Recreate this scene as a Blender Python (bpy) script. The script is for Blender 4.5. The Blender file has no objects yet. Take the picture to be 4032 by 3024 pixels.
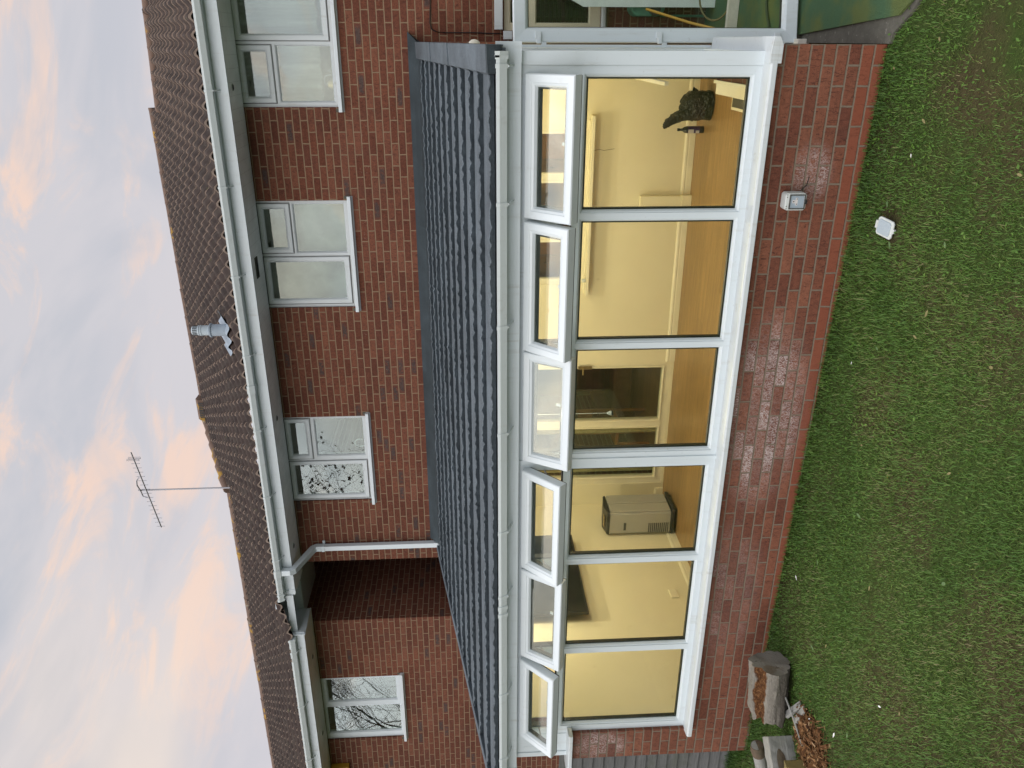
import bpy, bmesh, math, random
import numpy as np
from mathutils import Vector, Matrix
random.seed(7); rng = np.random.default_rng(7)
C = bpy.context.scene.collection
R = math.radians
# ------------------------------------------------------------------ camera
cam_d = bpy.data.cameras.new("camera"); cam = bpy.data.objects.new("camera", cam_d); C.objects.link(cam)
cam_d.sensor_width = 36.0; cam_d.sensor_fit = 'HORIZONTAL'; cam_d.lens = 3096.36 / 4032 * 36
cam_d.clip_start = 0.05; cam_d.clip_end = 2000
def cam_axes(yaw, pitch, roll):
    cy, sy, cp, sp = math.cos(yaw), math.sin(yaw), math.cos(pitch), math.sin(pitch)
    f = Vector((-sy*cp, cy*cp, -sp)); r = Vector((cy, sy, 0)); u = r.cross(f)
    cr, sr = math.cos(roll), math.sin(roll)
    return cr*r + sr*u, -sr*r + cr*u, f
r_, u_, f_ = cam_axes(.4140, .0558, -.0215)          # the phone was held upright: the picture lies on its side
xa, ya, za = -u_, r_, -f_
cam.matrix_world = Matrix(((xa.x, ya.x, za.x, .0224), (xa.y, ya.y, za.y, -4.7841), (xa.z, ya.z, za.z, 2.4546), (0, 0, 0, 1)))
sc = bpy.context.scene; sc.camera = cam
# ------------------------------------------------------------------ render look
sc.view_settings.view_transform = 'Standard'; sc.view_settings.look = 'None'
sc.view_settings.exposure = 0.0; sc.view_settings.gamma = 1.0
sc.cycles.use_denoising = True
sc.cycles.max_bounces = 8; sc.cycles.transparent_max_bounces = 16; sc.cycles.glossy_bounces = 4
sc.cycles.caustics_reflective = False; sc.cycles.caustics_refractive = False
sc.cycles.sample_clamp_indirect = 6.0

# ------------------------------------------------------------------ node helper
class N:
    def __init__(s, tree): s.t = tree; s.n = tree.nodes; s.l = tree.links
    def new(s, typ, **kw):
        n = s.n.new(typ)
        for k, v in kw.items(): setattr(n, k, v)
        return n
    def link(s, a, b):
        if isinstance(a, (int, float)): b.default_value = a
        elif isinstance(a, tuple):
            try: b.default_value = a
            except Exception: b.default_value = a[:3]
        else: s.l.new(a, b)
    def m(s, op, a, b=0.0, c=0.0, clamp=False):
        n = s.new('ShaderNodeMath', operation=op); n.use_clamp = clamp
        s.link(a, n.inputs[0]); s.link(b, n.inputs[1]); s.link(c, n.inputs[2]); return n.outputs[0]
    def vm(s, op, a, b=(0, 0, 0)):
        n = s.new('ShaderNodeVectorMath', operation=op); s.link(a, n.inputs[0]); s.link(b, n.inputs[1]); return n.outputs[0]
    def sep(s, v):
        n = s.new('ShaderNodeSeparateXYZ'); s.link(v, n.inputs[0]); return n.outputs[0], n.outputs[1], n.outputs[2]
    def comb(s, x, y, z=0.0):
        n = s.new('ShaderNodeCombineXYZ'); s.link(x, n.inputs[0]); s.link(y, n.inputs[1]); s.link(z, n.inputs[2]); return n.outputs[0]
    def pos(s): return s.new('ShaderNodeNewGeometry').outputs['Position']
    def obj(s): return s.new('ShaderNodeTexCoord').outputs['Object']
    def noise(s, v, scale, detail=3.0, rough=.55, dist=0.0):
        n = s.new('ShaderNodeTexNoise'); s.link(v, n.inputs['Vector']); n.inputs['Scale'].default_value = scale
        n.inputs['Detail'].default_value = detail; n.inputs['Roughness'].default_value = rough; n.inputs['Distortion'].default_value = dist
        return n.outputs['Fac']
    def white(s, v):
        n = s.new('ShaderNodeTexWhiteNoise', noise_dimensions='3D'); s.link(v, n.inputs['Vector']); return n.outputs['Value']
    def voro(s, v, scale, feat='F1'):
        n = s.new('ShaderNodeTexVoronoi', feature=feat); s.link(v, n.inputs['Vector']); n.inputs['Scale'].default_value = scale
        return n.outputs['Distance'], n.outputs['Color']
    def ss(s, x, a, b, lo=0.0, hi=1.0):
        n = s.new('ShaderNodeMapRange', interpolation_type='SMOOTHSTEP'); s.link(x, n.inputs[0])
        for i, q in enumerate((a, b, lo, hi)): s.link(q, n.inputs[i+1])
        return n.outputs[0]
    def lin(s, x, a, b, lo=0.0, hi=1.0):
        n = s.new('ShaderNodeMapRange'); s.link(x, n.inputs[0])
        for i, q in enumerate((a, b, lo, hi)): s.link(q, n.inputs[i+1])
        return n.outputs[0]
    def mix(s, f, a, b, blend='MIX'):
        n = s.new('ShaderNodeMix', data_type='RGBA', blend_type=blend); n.clamp_factor = True
        s.link(f, n.inputs[0]); s.link(c4(a), n.inputs[6]); s.link(c4(b), n.inputs[7]); return n.outputs[2]
    def ramp(s, f, stops):
        n = s.new('ShaderNodeValToRGB'); e = n.color_ramp.elements
        while len(e) < len(stops): e.new(.5)
        for q, (p, col) in zip(e, stops): q.position = p; q.color = c4(col)
        s.link(f, n.inputs[0]); return n.outputs[0]
    def bump(s, h, strength=.5, dist=.01):
        n = s.new('ShaderNodeBump'); n.inputs['Strength'].default_value = strength; n.inputs['Distance'].default_value = dist
        s.link(h, n.inputs['Height']); return n.outputs[0]
def c4(a): return a + (1.0,) if isinstance(a, tuple) and len(a) == 3 else a
def mat(name, fn, rough=.6, spec=.5, metal=0.0):
    m = bpy.data.materials.new(name); m.use_nodes = True; t = m.node_tree; s = N(t)
    b = t.nodes['Principled BSDF']; b.inputs['Roughness'].default_value = rough; b.inputs['Metallic'].default_value = metal
    b.inputs['Specular IOR Level'].default_value = spec
    out = fn(s, b)
    if out is not None: s.link(c4(out), b.inputs['Base Color'])
    return m
def paint(name, col, rough=.5, spec=.5, var=.06, scale=6.0, bump=0.0, bscale=200, metal=0.0):
    def f(s, b):
        p = s.obj(); n = s.noise(p, scale, 4)
        k = s.lin(n, .3, .7, 1-var, 1+var)
        if bump: s.link(s.bump(s.noise(p, bscale, 2), bump, .002), b.inputs['Normal'])
        s.link(s.lin(n, .3, .7, rough-.06, rough+.06), b.inputs['Roughness'])
        return s.mix(1.0, c4(col), s.comb(k, k, k), 'MULTIPLY')
    return mat(name, f, rough, spec, metal)

# ------------------------------------------------------------------ world: dusk sky with thin pink cloud
w = bpy.data.worlds.new("World"); sc.world = w; w.use_nodes = True
SUN_EL, SUN_AZ = R(38), R(205)
def world(s):
    bg = s.n['Background']
    d = s.new('ShaderNodeTexCoord').outputs['Generated']
    x, y, z = s.sep(d)
    sky = s.new('ShaderNodeTexSky', sky_type='NISHITA'); sky.sun_disc = False; sky.sun_elevation = SUN_EL; sky.sun_rotation = SUN_AZ
    sky.air_density = 1.0; sky.dust_density = 1.5
    nis = s.mix(1.0, sky.outputs[0], (.085, .085, .085), 'MULTIPLY')
    zz = s.m('ADD', s.m('MAXIMUM', z, 0.0), .22)
    px = s.m('DIVIDE', x, zz); py = s.m('DIVIDE', y, zz)
    pv = s.comb(px, py, 0.0)
    az = s.m('ARCTAN2', x, y); el = s.m('ARCSINE', z)
    base = s.mix(s.ss(z, .12, .60), (.73, .695, .73), (.545, .582, .645))
    base = s.mix(.12, base, nis)
    q1 = s.comb(s.m('MULTIPLY', az, 1.5), s.m('ADD', s.m('MULTIPLY', el, 3.6), s.m('MULTIPLY', az, .55)), 1.3)
    q2 = s.comb(s.m('MULTIPLY', az, 3.2), s.m('ADD', s.m('MULTIPLY', el, 9.0), s.m('MULTIPLY', az, 1.5)), 7.7)
    n1 = s.noise(q1, 2.0, 5, .55, .6); n2 = s.noise(q2, 1.6, 6, .62, .8); n3 = s.noise(q1, 1.1, 3, .5, .3)
    col = s.mix(s.m('MULTIPLY', s.ss(n1, .36, .62), .60), base, (.73, .69, .715))
    pink = s.m('MULTIPLY', s.ss(n2, .47, .66), s.ss(n1, .40, .60))
    col = s.mix(s.m('MULTIPLY', pink, .85), col, (.93, .69, .575))
    low = s.m('MULTIPLY', s.ss(az, -.50, -1.0), s.ss(n3, .38, .56))
    col = s.mix(s.m('MULTIPLY', low, .75), col, (.97, .82, .70))
    # the sunset side (behind the photographer) and the zenith are brighter than the part over the roofs
    g = s.m('ADD', s.m('ADD', 1.0, s.m('MULTIPLY', s.ss(y, .35, -.6), 1.15)), s.m('MULTIPLY', s.ss(z, .62, 1.0), 1.9))
    glow = s.m('MULTIPLY', s.m('MULTIPLY', s.ss(x, -.15, -.7), s.ss(y, .1, -.4)), s.ss(z, .55, .08)); g = s.m('ADD', g, s.m('MULTIPLY', glow, 1.5))
    cl = s.lin(n1, .35, .65, .72, 1.28); g = s.m('MULTIPLY', g, s.mix(s.ss(y, .2, -.4), (1, 1, 1), s.comb(cl, cl, cl)))
    tint = s.mix(s.ss(y, .35, -.6), (1, 1, 1), (.93, 1.0, 1.03))
    col = s.mix(1.0, col, s.comb(g, g, g), 'MULTIPLY'); col = s.mix(1.0, col, tint, 'MULTIPLY')
    # hedges and houses all round the garden, below the sky
    col = s.mix(s.ss(z, .03, -.02), col, (.10, .11, .08))
    s.link(col, bg.inputs[0]); bg.inputs[1].default_value = 1.0
world(N(w.node_tree))
sun_d = bpy.data.lights.new("sun", 'SUN'); sun = bpy.data.objects.new("sun", sun_d); C.objects.link(sun)
sun_d.energy = .55; sun_d.angle = R(40); sun_d.color = (1.0, .90, .80)
sd = Vector((math.sin(SUN_AZ)*math.cos(SUN_EL), math.cos(SUN_AZ)*math.cos(SUN_EL), math.sin(SUN_EL)))
sun.rotation_euler = sd.to_track_quat('Z', 'Y').to_euler()

# ------------------------------------------------------------------ mesh helpers
class MB:
    def __init__(s, T=None): s.v = []; s.f = []; s.mi = []; s.T = T; s.k = 0
    def P(s, *pts):
        i = len(s.v)
        for p in pts:
            p = Vector(p)
            s.v.append(tuple(s.T @ p) if s.T is not None else tuple(p))
        return i
    def F(s, *idx): s.f.append(tuple(idx)); s.mi.append(s.k)
    def quad(s, a, b, c, d): i = s.P(a, b, c, d); s.F(i, i+1, i+2, i+3)
    def box(s, x0, x1, y0, y1, z0, z1):
        x0, x1 = min(x0, x1), max(x0, x1); y0, y1 = min(y0, y1), max(y0, y1); z0, z1 = min(z0, z1), max(z0, z1)
        i = s.P((x0, y0, z0), (x1, y0, z0), (x1, y1, z0), (x0, y1, z0), (x0, y0, z1), (x1, y0, z1), (x1, y1, z1), (x0, y1, z1))
        for q in ((0, 3, 2, 1), (4, 5, 6, 7), (0, 1, 5, 4), (1, 2, 6, 5), (2, 3, 7, 6), (3, 0, 4, 7)): s.F(*[i+j for j in q])
        return s
    def prism(s, prof, a0, a1, axis='x'):
        """profile in the plane across an axis; for x: (y,z), y: (x,z), z: (x,y)"""
        def mk(p, a): return {'x': (a, p[0], p[1]), 'y': (p[0], a, p[1]), 'z': (p[0], p[1], a)}[axis]
        n = len(prof); i = s.P(*[mk(p, a0) for p in prof]); j = s.P(*[mk(p, a1) for p in prof])
        for k in range(n): s.F(i+k, i+(k+1) % n, j+(k+1) % n, j+k)
        s.F(*[i+k for k in range(n)][::-1]); s.F(*[j+k for k in range(n)])
        return s
    def tube(s, pts, r, n=8, cap=True):
        pts = [Vector(p) for p in pts]; rs = r if isinstance(r, (list, tuple)) else [r]*len(pts)
        rings = []
        for k, p in enumerate(pts):
            d = (pts[min(k+1, len(pts)-1)] - pts[max(k-1, 0)]).normalized()
            a = d.cross(Vector((0, 0, 1)));
            if a.length < .1: a = d.cross(Vector((1, 0, 0)))
            a.normalize(); b = d.cross(a)
            rings.append(s.P(*[p + rs[k]*(math.cos(2*math.pi*q/n)*a + math.sin(2*math.pi*q/n)*b) for q in range(n)]))
        for k in range(len(rings)-1):
            i, j = rings[k], rings[k+1]
            for q in range(n): s.F(i+q, i+(q+1) % n, j+(q+1) % n, j+q)
        if cap:
            s.F(*[rings[0]+q for q in range(n)][::-1]); s.F(*[rings[-1]+q for q in range(n)])
        return s
    def lathe(s, prof, c, n=24, axis='z'):
        rings = []
        for r, h in prof:
            rings.append(s.P(*[{'z': (c[0]+r*math.cos(2*math.pi*q/n), c[1]+r*math.sin(2*math.pi*q/n), c[2]+h),
                                'y': (c[0]+r*math.cos(2*math.pi*q/n), c[1]+h, c[2]+r*math.sin(2*math.pi*q/n))}[axis] for q in range(n)]))
        for k in range(len(rings)-1):
            i, j = rings[k], rings[k+1]
            for q in range(n): s.F(i+q, i+(q+1) % n, j+(q+1) % n, j+q)
        s.F(*[rings[0]+q for q in range(n)][::-1]); s.F(*[rings[-1]+q for q in range(n)])
        return s
    def loop(s, x0, x1, z0, z1, prof):
        """mitred rectangular frame; prof = list of (inset, y), closed"""
        R4 = []
        for ins, y in prof:
            R4.append(s.P((x0+ins, y, z0+ins), (x1-ins, y, z0+ins), (x1-ins, y, z1-ins), (x0+ins, y, z1-ins)))
        n = len(prof)
        for k in range(n):
            i, j = R4[k], R4[(k+1) % n]
            for q in range(4): s.F(i+q, i+(q+1) % 4, j+(q+1) % 4, j+q)
        return s
    def grid_wall(s, xs, zs, holes, y0, y1, axis='x'):
        """wall slab between y0 (front) and y1 with rectangular holes (x0,x1,z0,z1); only outer faces"""
        xs = sorted(set([round(a, 5) for a in xs] + [round(h[i], 5) for h in holes for i in (0, 1)]))
        zs = sorted(set([round(a, 5) for a in zs] + [round(h[i], 5) for h in holes for i in (2, 3)]))
        def solid(i, k):
            if i < 0 or k < 0 or i >= len(xs)-1 or k >= len(zs)-1: return False
            cx, cz = (xs[i]+xs[i+1])/2, (zs[k]+zs[k+1])/2
            return not any(h[0] < cx < h[1] and h[2] < cz < h[3] for h in holes)
        def mk(a, y, z): return (a, y, z) if axis == 'x' else (y, a, z)
        for i in range(len(xs)-1):
            for k in range(len(zs)-1):
                if not solid(i, k): continue
                a, b, c, d = xs[i], xs[i+1], zs[k], zs[k+1]
                s.quad(mk(a, y0, c), mk(b, y0, c), mk(b, y0, d), mk(a, y0, d)); s.quad(mk(b, y1, c), mk(a, y1, c), mk(a, y1, d), mk(b, y1, d))
                if not solid(i-1, k): s.quad(mk(a, y1, c), mk(a, y0, c), mk(a, y0, d), mk(a, y1, d))
                if not solid(i+1, k): s.quad(mk(b, y0, c), mk(b, y1, c), mk(b, y1, d), mk(b, y0, d))
                if not solid(i, k-1): s.quad(mk(a, y0, c), mk(a, y1, c), mk(b, y1, c), mk(b, y0, c))
                if not solid(i, k+1): s.quad(mk(a, y0, d), mk(b, y0, d), mk(b, y1, d), mk(a, y1, d))
        return s
    def build(s, name, mats, parent=None, smooth=False, bevel=0.0, angle=35):
        me = bpy.data.meshes.new(name); me.from_pydata(s.v, [], s.f)
        mats = mats if isinstance(mats, (list, tuple)) else [mats]
        for q in mats: me.materials.append(q)
        if len(mats) > 1: me.polygons.foreach_set('material_index', s.mi)
        bm = bmesh.new(); bm.from_mesh(me); bmesh.ops.recalc_face_normals(bm, faces=bm.faces)
        bm.to_mesh(me); bm.free()
        o = bpy.data.objects.new(name, me); C.objects.link(o)
        if smooth:
            me.polygons.foreach_set('use_smooth', [True]*len(me.polygons))
            if angle: me.set_sharp_from_angle(angle=R(angle))
        if bevel:
            b = o.modifiers.new('bevel', 'BEVEL'); b.width = bevel; b.segments = 2; b.limit_method = 'ANGLE'; b.angle_limit = R(40)
        if parent is not None: par(o, parent)
        return o
def build_each(m, name, mt, parent, **kw):
    """one object per separate piece of the collected mesh"""
    n = len(m.v); root = list(range(n))
    def find(a):
        while root[a] != a: root[a] = root[root[a]]; a = root[a]
        return a
    for f in m.f:
        for q in f[1:]: root[find(q)] = find(f[0])
    groups = {}
    for f, k in zip(m.f, m.mi): groups.setdefault(find(f[0]), []).append((f, k))
    out = []
    for g in groups.values():
        used = sorted({q for f, _ in g for q in f}); mp = {q: i for i, q in enumerate(used)}; b = MB(); b.v = [m.v[q] for q in used]
        for f, k in g: b.k = k; b.F(*[mp[q] for q in f])
        out.append(b.build(name, mt, parent, **kw))
    return out
def par(o, p):
    o.parent = p; o.matrix_parent_inverse = Matrix.Translation(-Vector(p.location)) if p.parent is None else Matrix.Identity(4)
def tag(o, label=None, cat=None, group=None, kind=None):
    if label: o['label'] = label
    if cat: o['category'] = cat
    if group: o['group'] = group
    if kind: o['kind'] = kind
    return o
def thing(name, label, cat, group=None, loc=(0, 0, 0)):
    o = bpy.data.objects.new(name, None); C.objects.link(o); o.empty_display_size = .2; o.location = loc
    return tag(o, label, cat, group)
def copy_tree(o, parent=None):
    c = o.copy(); C.objects.link(c)
    if parent is not None: c.parent = parent
    for ch in list(o.children): copy_tree(ch, c)
    return c

# ------------------------------------------------------------------ materials
def brick_mat(name, axis='x', zoff=0.0, hoff=0.0, low=False, pale=0.0, stains=()):
    def f(s, b):
        p = s.pos(); x, y, z = s.sep(p)
        h = {'x': x, 'y': y}[axis]
        wob = s.noise(p, 9.0, 2)
        z2 = s.m('ADD', s.m('SUBTRACT', z, zoff), s.m('MULTIPLY', s.m('SUBTRACT', wob, .5), .006))
        h2 = s.m('ADD', s.m('ADD', h, hoff), s.m('MULTIPLY', s.m('SUBTRACT', s.noise(p, 13.0, 2), .5), .008))
        rz = s.m('DIVIDE', z2, .075); row = s.m('FLOOR', rz); fv = s.m('FRACT', rz)
        par2 = s.m('SUBTRACT', row, s.m('MULTIPLY', s.m('FLOOR', s.m('MULTIPLY', row, .5)), 2.0))
        sh = s.m('SUBTRACT', .5, s.m('MULTIPLY', par2, .5))
        hx = s.m('ADD', s.m('DIVIDE', h2, .225), sh); colm = s.m('FLOOR', hx); fu = s.m('FRACT', hx)
        du = s.m('MULTIPLY', s.m('MINIMUM', fu, s.m('SUBTRACT', 1.0, fu)), .225)
        dv = s.m('MULTIPLY', s.m('MINIMUM', fv, s.m('SUBTRACT', 1.0, fv)), .075)
        dd = s.m('ADD', s.m('MINIMUM', du, dv), s.m('MULTIPLY', s.m('SUBTRACT', s.noise(p, 90.0, 2), .5), .004))
        brick = s.ss(dd, .0042, .0072)
        idv = s.comb(colm, row, 3.0)
        r1 = s.white(idv); r2 = s.white(s.comb(colm, row, 17.0)); r3 = s.white(s.comb(row, colm, 41.0))
        if low: col = s.ramp(r1, [(0, (.132, .046, .028)), (.35, (.160, .058, .034)), (.7, (.180, .067, .039)), (1, (.205, .080, .047))])
        else: col = s.ramp(r1, [(0, (.110, .037, .022)), (.4, (.132, .045, .026)), (.75, (.150, .053, .031)), (1, (.174, .066, .039))])
        # blue-grey burnt hearts on some bricks
        if not low:
            heart = s.m('MULTIPLY', s.ss(s.m('MULTIPLY', du, 1.0), .012, .05), s.ss(dv, .008, .02))
            heart = s.m('MULTIPLY', heart, s.ss(s.noise(p, 26.0, 3), .33, .5))
            dk = s.m('MULTIPLY', s.m('GREATER_THAN', r2, .935), s.m('ADD', s.m('MULTIPLY', heart, .75), .08))
            col = s.mix(dk, col, (.062, .050, .047))
        # drag-wire creases: short near-vertical dark nicks
        cv = s.comb(s.m('MULTIPLY', x, 1.0), s.m('MULTIPLY', y, 1.0), s.m('MULTIPLY', z, .28))
        cr = s.ss(s.noise(cv, 75.0, 3, .6, 1.5), .56, .66)
        col = s.mix(s.m('MULTIPLY', cr, .62), col, (.055, .020, .015))
        mot = s.lin(s.noise(p, 34.0, 4, .65), .3, .7, .78, 1.22); col = s.mix(1.0, col, s.comb(mot, mot, mot), 'MULTIPLY')
        run = s.ss(s.noise(s.comb(s.m('MULTIPLY', h, 5.0), 0.0, s.m('MULTIPLY', z, .7)), 1.0, 4, .6), .52, .72); col = s.mix(s.m('MULTIPLY', run, .22), col, (.075, .040, .030))
        fine = s.lin(s.noise(p, 170.0, 3), .25, .75, .72, 1.28); col = s.mix(1.0, col, s.comb(fine, fine, fine), 'MULTIPLY')
        blot = s.lin(s.noise(p, 1.3, 3), .3, .7, .86, 1.14); col = s.mix(1.0, col, s.comb(blot, blot, blot), 'MULTIPLY')
        chalk = s.m('MULTIPLY', s.m('GREATER_THAN', r3, .93), s.ss(s.noise(p, 60.0, 4, .7), .58, .7))
        col = s.mix(s.m('MULTIPLY', chalk, .3), col, (.42, .34, .30))
        if low:
            # the two damp-course rows at the foot are smoother orange bricks
            foot = s.m('LESS_THAN', row, 2.0)
            col = s.mix(s.m('MULTIPLY', foot, .75), col, (.215, .064, .034))
            for (sx, sz, rx, rz_, amt) in stains:
                q = s.m('SQRT', s.m('ADD', s.m('POWER', s.m('DIVIDE', s.m('SUBTRACT', h, sx), rx), 2.0), s.m('POWER', s.m('DIVIDE', s.m('SUBTRACT', z, sz), rz_), 2.0)))
                zone = s.ss(q, 1.05, .45)
                haze = s.m('MULTIPLY', zone, s.lin(r2, 0, 1, .15, 1.0))
                rid = s.m('ABSOLUTE', s.m('SUBTRACT', s.noise(s.comb(h, 0.0, s.m('MULTIPLY', z, .55)), 42.0, 3, .65, 2.2), .5)); sp = s.m('MULTIPLY', s.m('MULTIPLY', haze, s.m('ADD', s.m('MULTIPLY', haze, .7), .45)), s.m('MAXIMUM', s.ss(rid, .055, .015), s.ss(s.noise(p, 22.0, 4, .75, .8), .54, .70)))
                col = s.mix(s.m('MULTIPLY', sp, amt), col, (.55, .49, .47))
                col = s.mix(s.m('MULTIPLY', haze, .13), col, (.36, .24, .21))
        mort = s.mix(s.noise(p, 30.0, 3), (.145, .112, .083), (.215, .168, .122)) if low else s.mix(s.noise(p, 30.0, 3), (.20, .135, .085), (.28, .19, .12))
        col = s.mix(brick, mort, col)
        hgt = s.m('ADD', s.m('MULTIPLY', brick, 1.0), s.m('ADD', s.m('MULTIPLY', s.noise(p, 110.0, 3), .35), s.m('MULTIPLY', cr, -.4)))
        s.link(s.bump(hgt, .75, .005), b.inputs['Normal'])
        s.link(s.lin(r3, 0, 1, .78, .92), b.inputs['Roughness'])
        return col
    return mat(name, f, .85, .25)
M = {}
M['brick_low'] = brick_mat('brick_conservatory', 'x', 0, 0, True, stains=((-2.35, .42, .85, .34, .95), (-.72, .34, .22, .16, .7), (-5.42, 1.42, .2, .3, .95), (-3.9, .5, .8, .3, .35)))
M['brick_low_side'] = brick_mat('brick_conservatory_side', 'y', 0, 0, True)
M['brick'] = brick_mat('brick_house', 'x', .0375, .06)
M['brick_left'] = brick_mat('brick_neighbour', 'x', .059, .02)
M['brick_side'] = brick_mat('brick_neighbour_side', 'y', .059, .02)

def upvc(name, col=(.70, .73, .735), dirt=.20):
    def f(s, b):
        p = s.pos(); n = s.noise(p, 3.5, 4, .6); st = s.noise(s.vm('MULTIPLY', p, (26., 26., 2.2)), 1.0, 4, .6)
        k = s.m('MULTIPLY', s.ss(st, .5, .78), s.ss(n, .38, .62))
        c = s.mix(s.m('MULTIPLY', k, dirt*2.2), c4(col), (.40, .40, .36))
        sp = s.ss(s.noise(p, 55.0, 3, .6), .66, .74)
        c = s.mix(s.m('MULTIPLY', sp, dirt*1.2), c, (.30, .30, .27))
        s.link(s.bump(s.noise(p, 14.0, 2), .05, .004), b.inputs['Normal'])
        s.link(s.lin(n, .3, .7, .28, .42), b.inputs['Roughness'])
        return c
    return mat(name, f, .35, .5)
M['upvc'] = upvc('white_upvc', (.61, .670, .695)); M['upvc_new'] = upvc('clean_white_upvc', (.62, .67, .69), .08)
M['upvc_old'] = upvc('weathered_white_upvc', (.55, .59, .60), .30); M['gutter'] = upvc('grey_white_gutter', (.58, .63, .63), .16)
def soffit(s, b):
    p = s.pos(); x, y, z = s.sep(p)
    fr = s.m('FRACT', s.m('DIVIDE', x, .12)); ln = s.ss(s.m('ABSOLUTE', s.m('SUBTRACT', fr, .5)), .485, .497)
    n = s.lin(s.noise(p, 5, 3), .3, .7, .9, 1.08)
    c = s.mix(1.0, (.90, .92, .91), s.comb(n, n, n), 'MULTIPLY')
    return s.mix(s.m('MULTIPLY', ln, .45), c, (.12, .12, .12))
M['soffit'] = mat('boarded_white_soffit', soffit, .45)
M['black'] = paint('black_gasket', (.012, .012, .014), .5, .4, .1)
M['dark_plastic'] = paint('black_plastic', (.02, .02, .021), .32, .5, .1)
def glass(name, ior, tint=(.94, .96, .93), rough=0.0, wav=0.0):
    m = bpy.data.materials.new(name); m.use_nodes = True; s = N(m.node_tree); s.n.remove(s.n['Principled BSDF'])
    tr = s.new('ShaderNodeBsdfTransparent'); tr.inputs[0].default_value = c4(tint)
    gl = s.new('ShaderNodeBsdfGlossy'); gl.inputs['Roughness'].default_value = rough; gl.inputs[0].default_value = (.93, .97, .93, 1)
    # Schlick reflectance, the same from either side of the thin pane
    f0 = ((ior-1)/(ior+1))**2; ge = s.new('ShaderNodeNewGeometry'); dt = s.new('ShaderNodeVectorMath', operation='DOT_PRODUCT')
    s.link(ge.outputs['Normal'], dt.inputs[0]); s.link(ge.outputs['Incoming'], dt.inputs[1])
    fr = s.m('ADD', f0, s.m('MULTIPLY', 1-f0, s.m('POWER', s.m('SUBTRACT', 1.0, s.m('ABSOLUTE', dt.outputs['Value'])), 5.0)), clamp=True)
    if wav:
        bm_ = s.bump(s.noise(s.pos(), 2.2, 2), wav, .02); s.link(bm_, gl.inputs['Normal'])
    mx = s.new('ShaderNodeMixShader'); s.link(fr, mx.inputs[0]); s.link(tr.outputs[0], mx.inputs[1]); s.link(gl.outputs[0], mx.inputs[2])
    s.link(mx.outputs[0], s.n['Material Output'].inputs[0]); return m
M['glass'] = glass('clear_double_glazing', 1.6); M['glass_sash'] = glass('bright_double_glazing', 2.0); M['glass_up'] = glass('coated_double_glazing', 2.15, (.86, .90, .86), .004, .045)
def obscure(s, b):
    p = s.pos()
    v = s.voro(p, 60.0)[0]
    s.link(s.bump(s.m('ADD', v, s.noise(p, 40.0, 3)), .25, .004), b.inputs['Normal'])
    n = s.noise(p, 3.0, 3); return s.mix(n, (.36, .40, .36), (.52, .55, .50))
M['obscure'] = mat('frosted_glass', obscure, .16, .9)

def roof_tile(s, b):
    p = s.pos(); x, y, z = s.sep(p)
    tile = s.white(s.comb(s.m('FLOOR', s.m('DIVIDE', x, .30)), s.m('FLOOR', s.m('DIVIDE', y, .311)), 2.0))
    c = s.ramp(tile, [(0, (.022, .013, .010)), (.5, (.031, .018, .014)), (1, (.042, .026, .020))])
    n = s.noise(p, 7.0, 5, .65); c = s.mix(s.ss(n, .42, .72), c, (.052, .039, .030))
    g = s.lin(s.noise(p, 150, 3), .25, .75, .85, 1.15); c = s.mix(1.0, c, s.comb(g, g, g), 'MULTIPLY')
    moss = s.m('MULTIPLY', s.ss(s.noise(p, 9.0, 4, .6), .66, .72), s.ss(s.noise(p, 1.2, 2), .45, .6))
    c = s.mix(s.m('MULTIPLY', moss, .8), c, (.085, .095, .028))
    lich = s.ss(s.noise(p, 34.0, 2), .735, .76); c = s.mix(s.m('MULTIPLY', lich, .75), c, (.42, .41, .38))
    s.link(s.bump(s.noise(p, 120, 3), .4, .004), b.inputs['Normal']); return c
M['tile'] = mat('brown_concrete_tile', roof_tile, .82, .3)
M['tile_edge'] = paint('skylit_tile_edge', (.36, .275, .23), .9, .2, .25, 12)  # riser faces painted paler, standing in for sky light on the tile lips
def ridge_tile(s, b):
    p = s.pos(); n = s.noise(p, 6.0, 5, .65); c = s.mix(n, (.10, .062, .046), (.17, .115, .088))
    li = s.ss(s.noise(p, 4.5, 3, .6), .58, .66); c = s.mix(s.m('MULTIPLY', li, .85), c, (.34, .20, .035))
    l2 = s.ss(s.noise(s.vm('ADD', p, (7., 3., 1.)), 8.0, 3), .62, .7); return s.mix(s.m('MULTIPLY', l2, .6), c, (.25, .25, .20))
M['ridge'] = mat('lichened_ridge_tile', ridge_tile, .85, .25)
def granule(name, a, bb):
    def f(s, b):
        p = s.pos(); v = s.voro(p, 320.0)[1]
        g = s.sep(v)[0]; c = s.mix(g, c4(a), c4(bb))
        n = s.lin(s.noise(p, 4.0, 4, .65), .3, .7, .76, 1.24); c = s.mix(1.0, c, s.comb(n, n, n), 'MULTIPLY')
        x, y, z = s.sep(p); rw = s.m('FLOOR', s.m('DIVIDE', s.m('ADD', y, .1), .334)); pn = s.white(s.comb(s.m('FLOOR', s.m('DIVIDE', s.m('ADD', x, s.m('MULTIPLY', rw, .43)), 1.25)), rw, 6.0)); n = s.lin(pn, 0, 1, .86, 1.14); c = s.mix(1.0, c, s.comb(n, n, n), 'MULTIPLY')
        ms = s.ss(s.noise(p, 30.0, 4, .65), .66, .72); c = s.mix(s.m('MULTIPLY', ms, .5), c, (.10, .085, .05))
        s.link(s.bump(s.noise(p, 260, 2), .5, .003), b.inputs['Normal']); return c
    return mat(name, f, .7, .35)
M['granule'] = granule('charcoal_granule_sheet', (.050, .062, .072), (.118, .143, .161))
M['flash'] = granule('charcoal_flashing', (.022, .031, .036), (.040, .054, .062))
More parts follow.
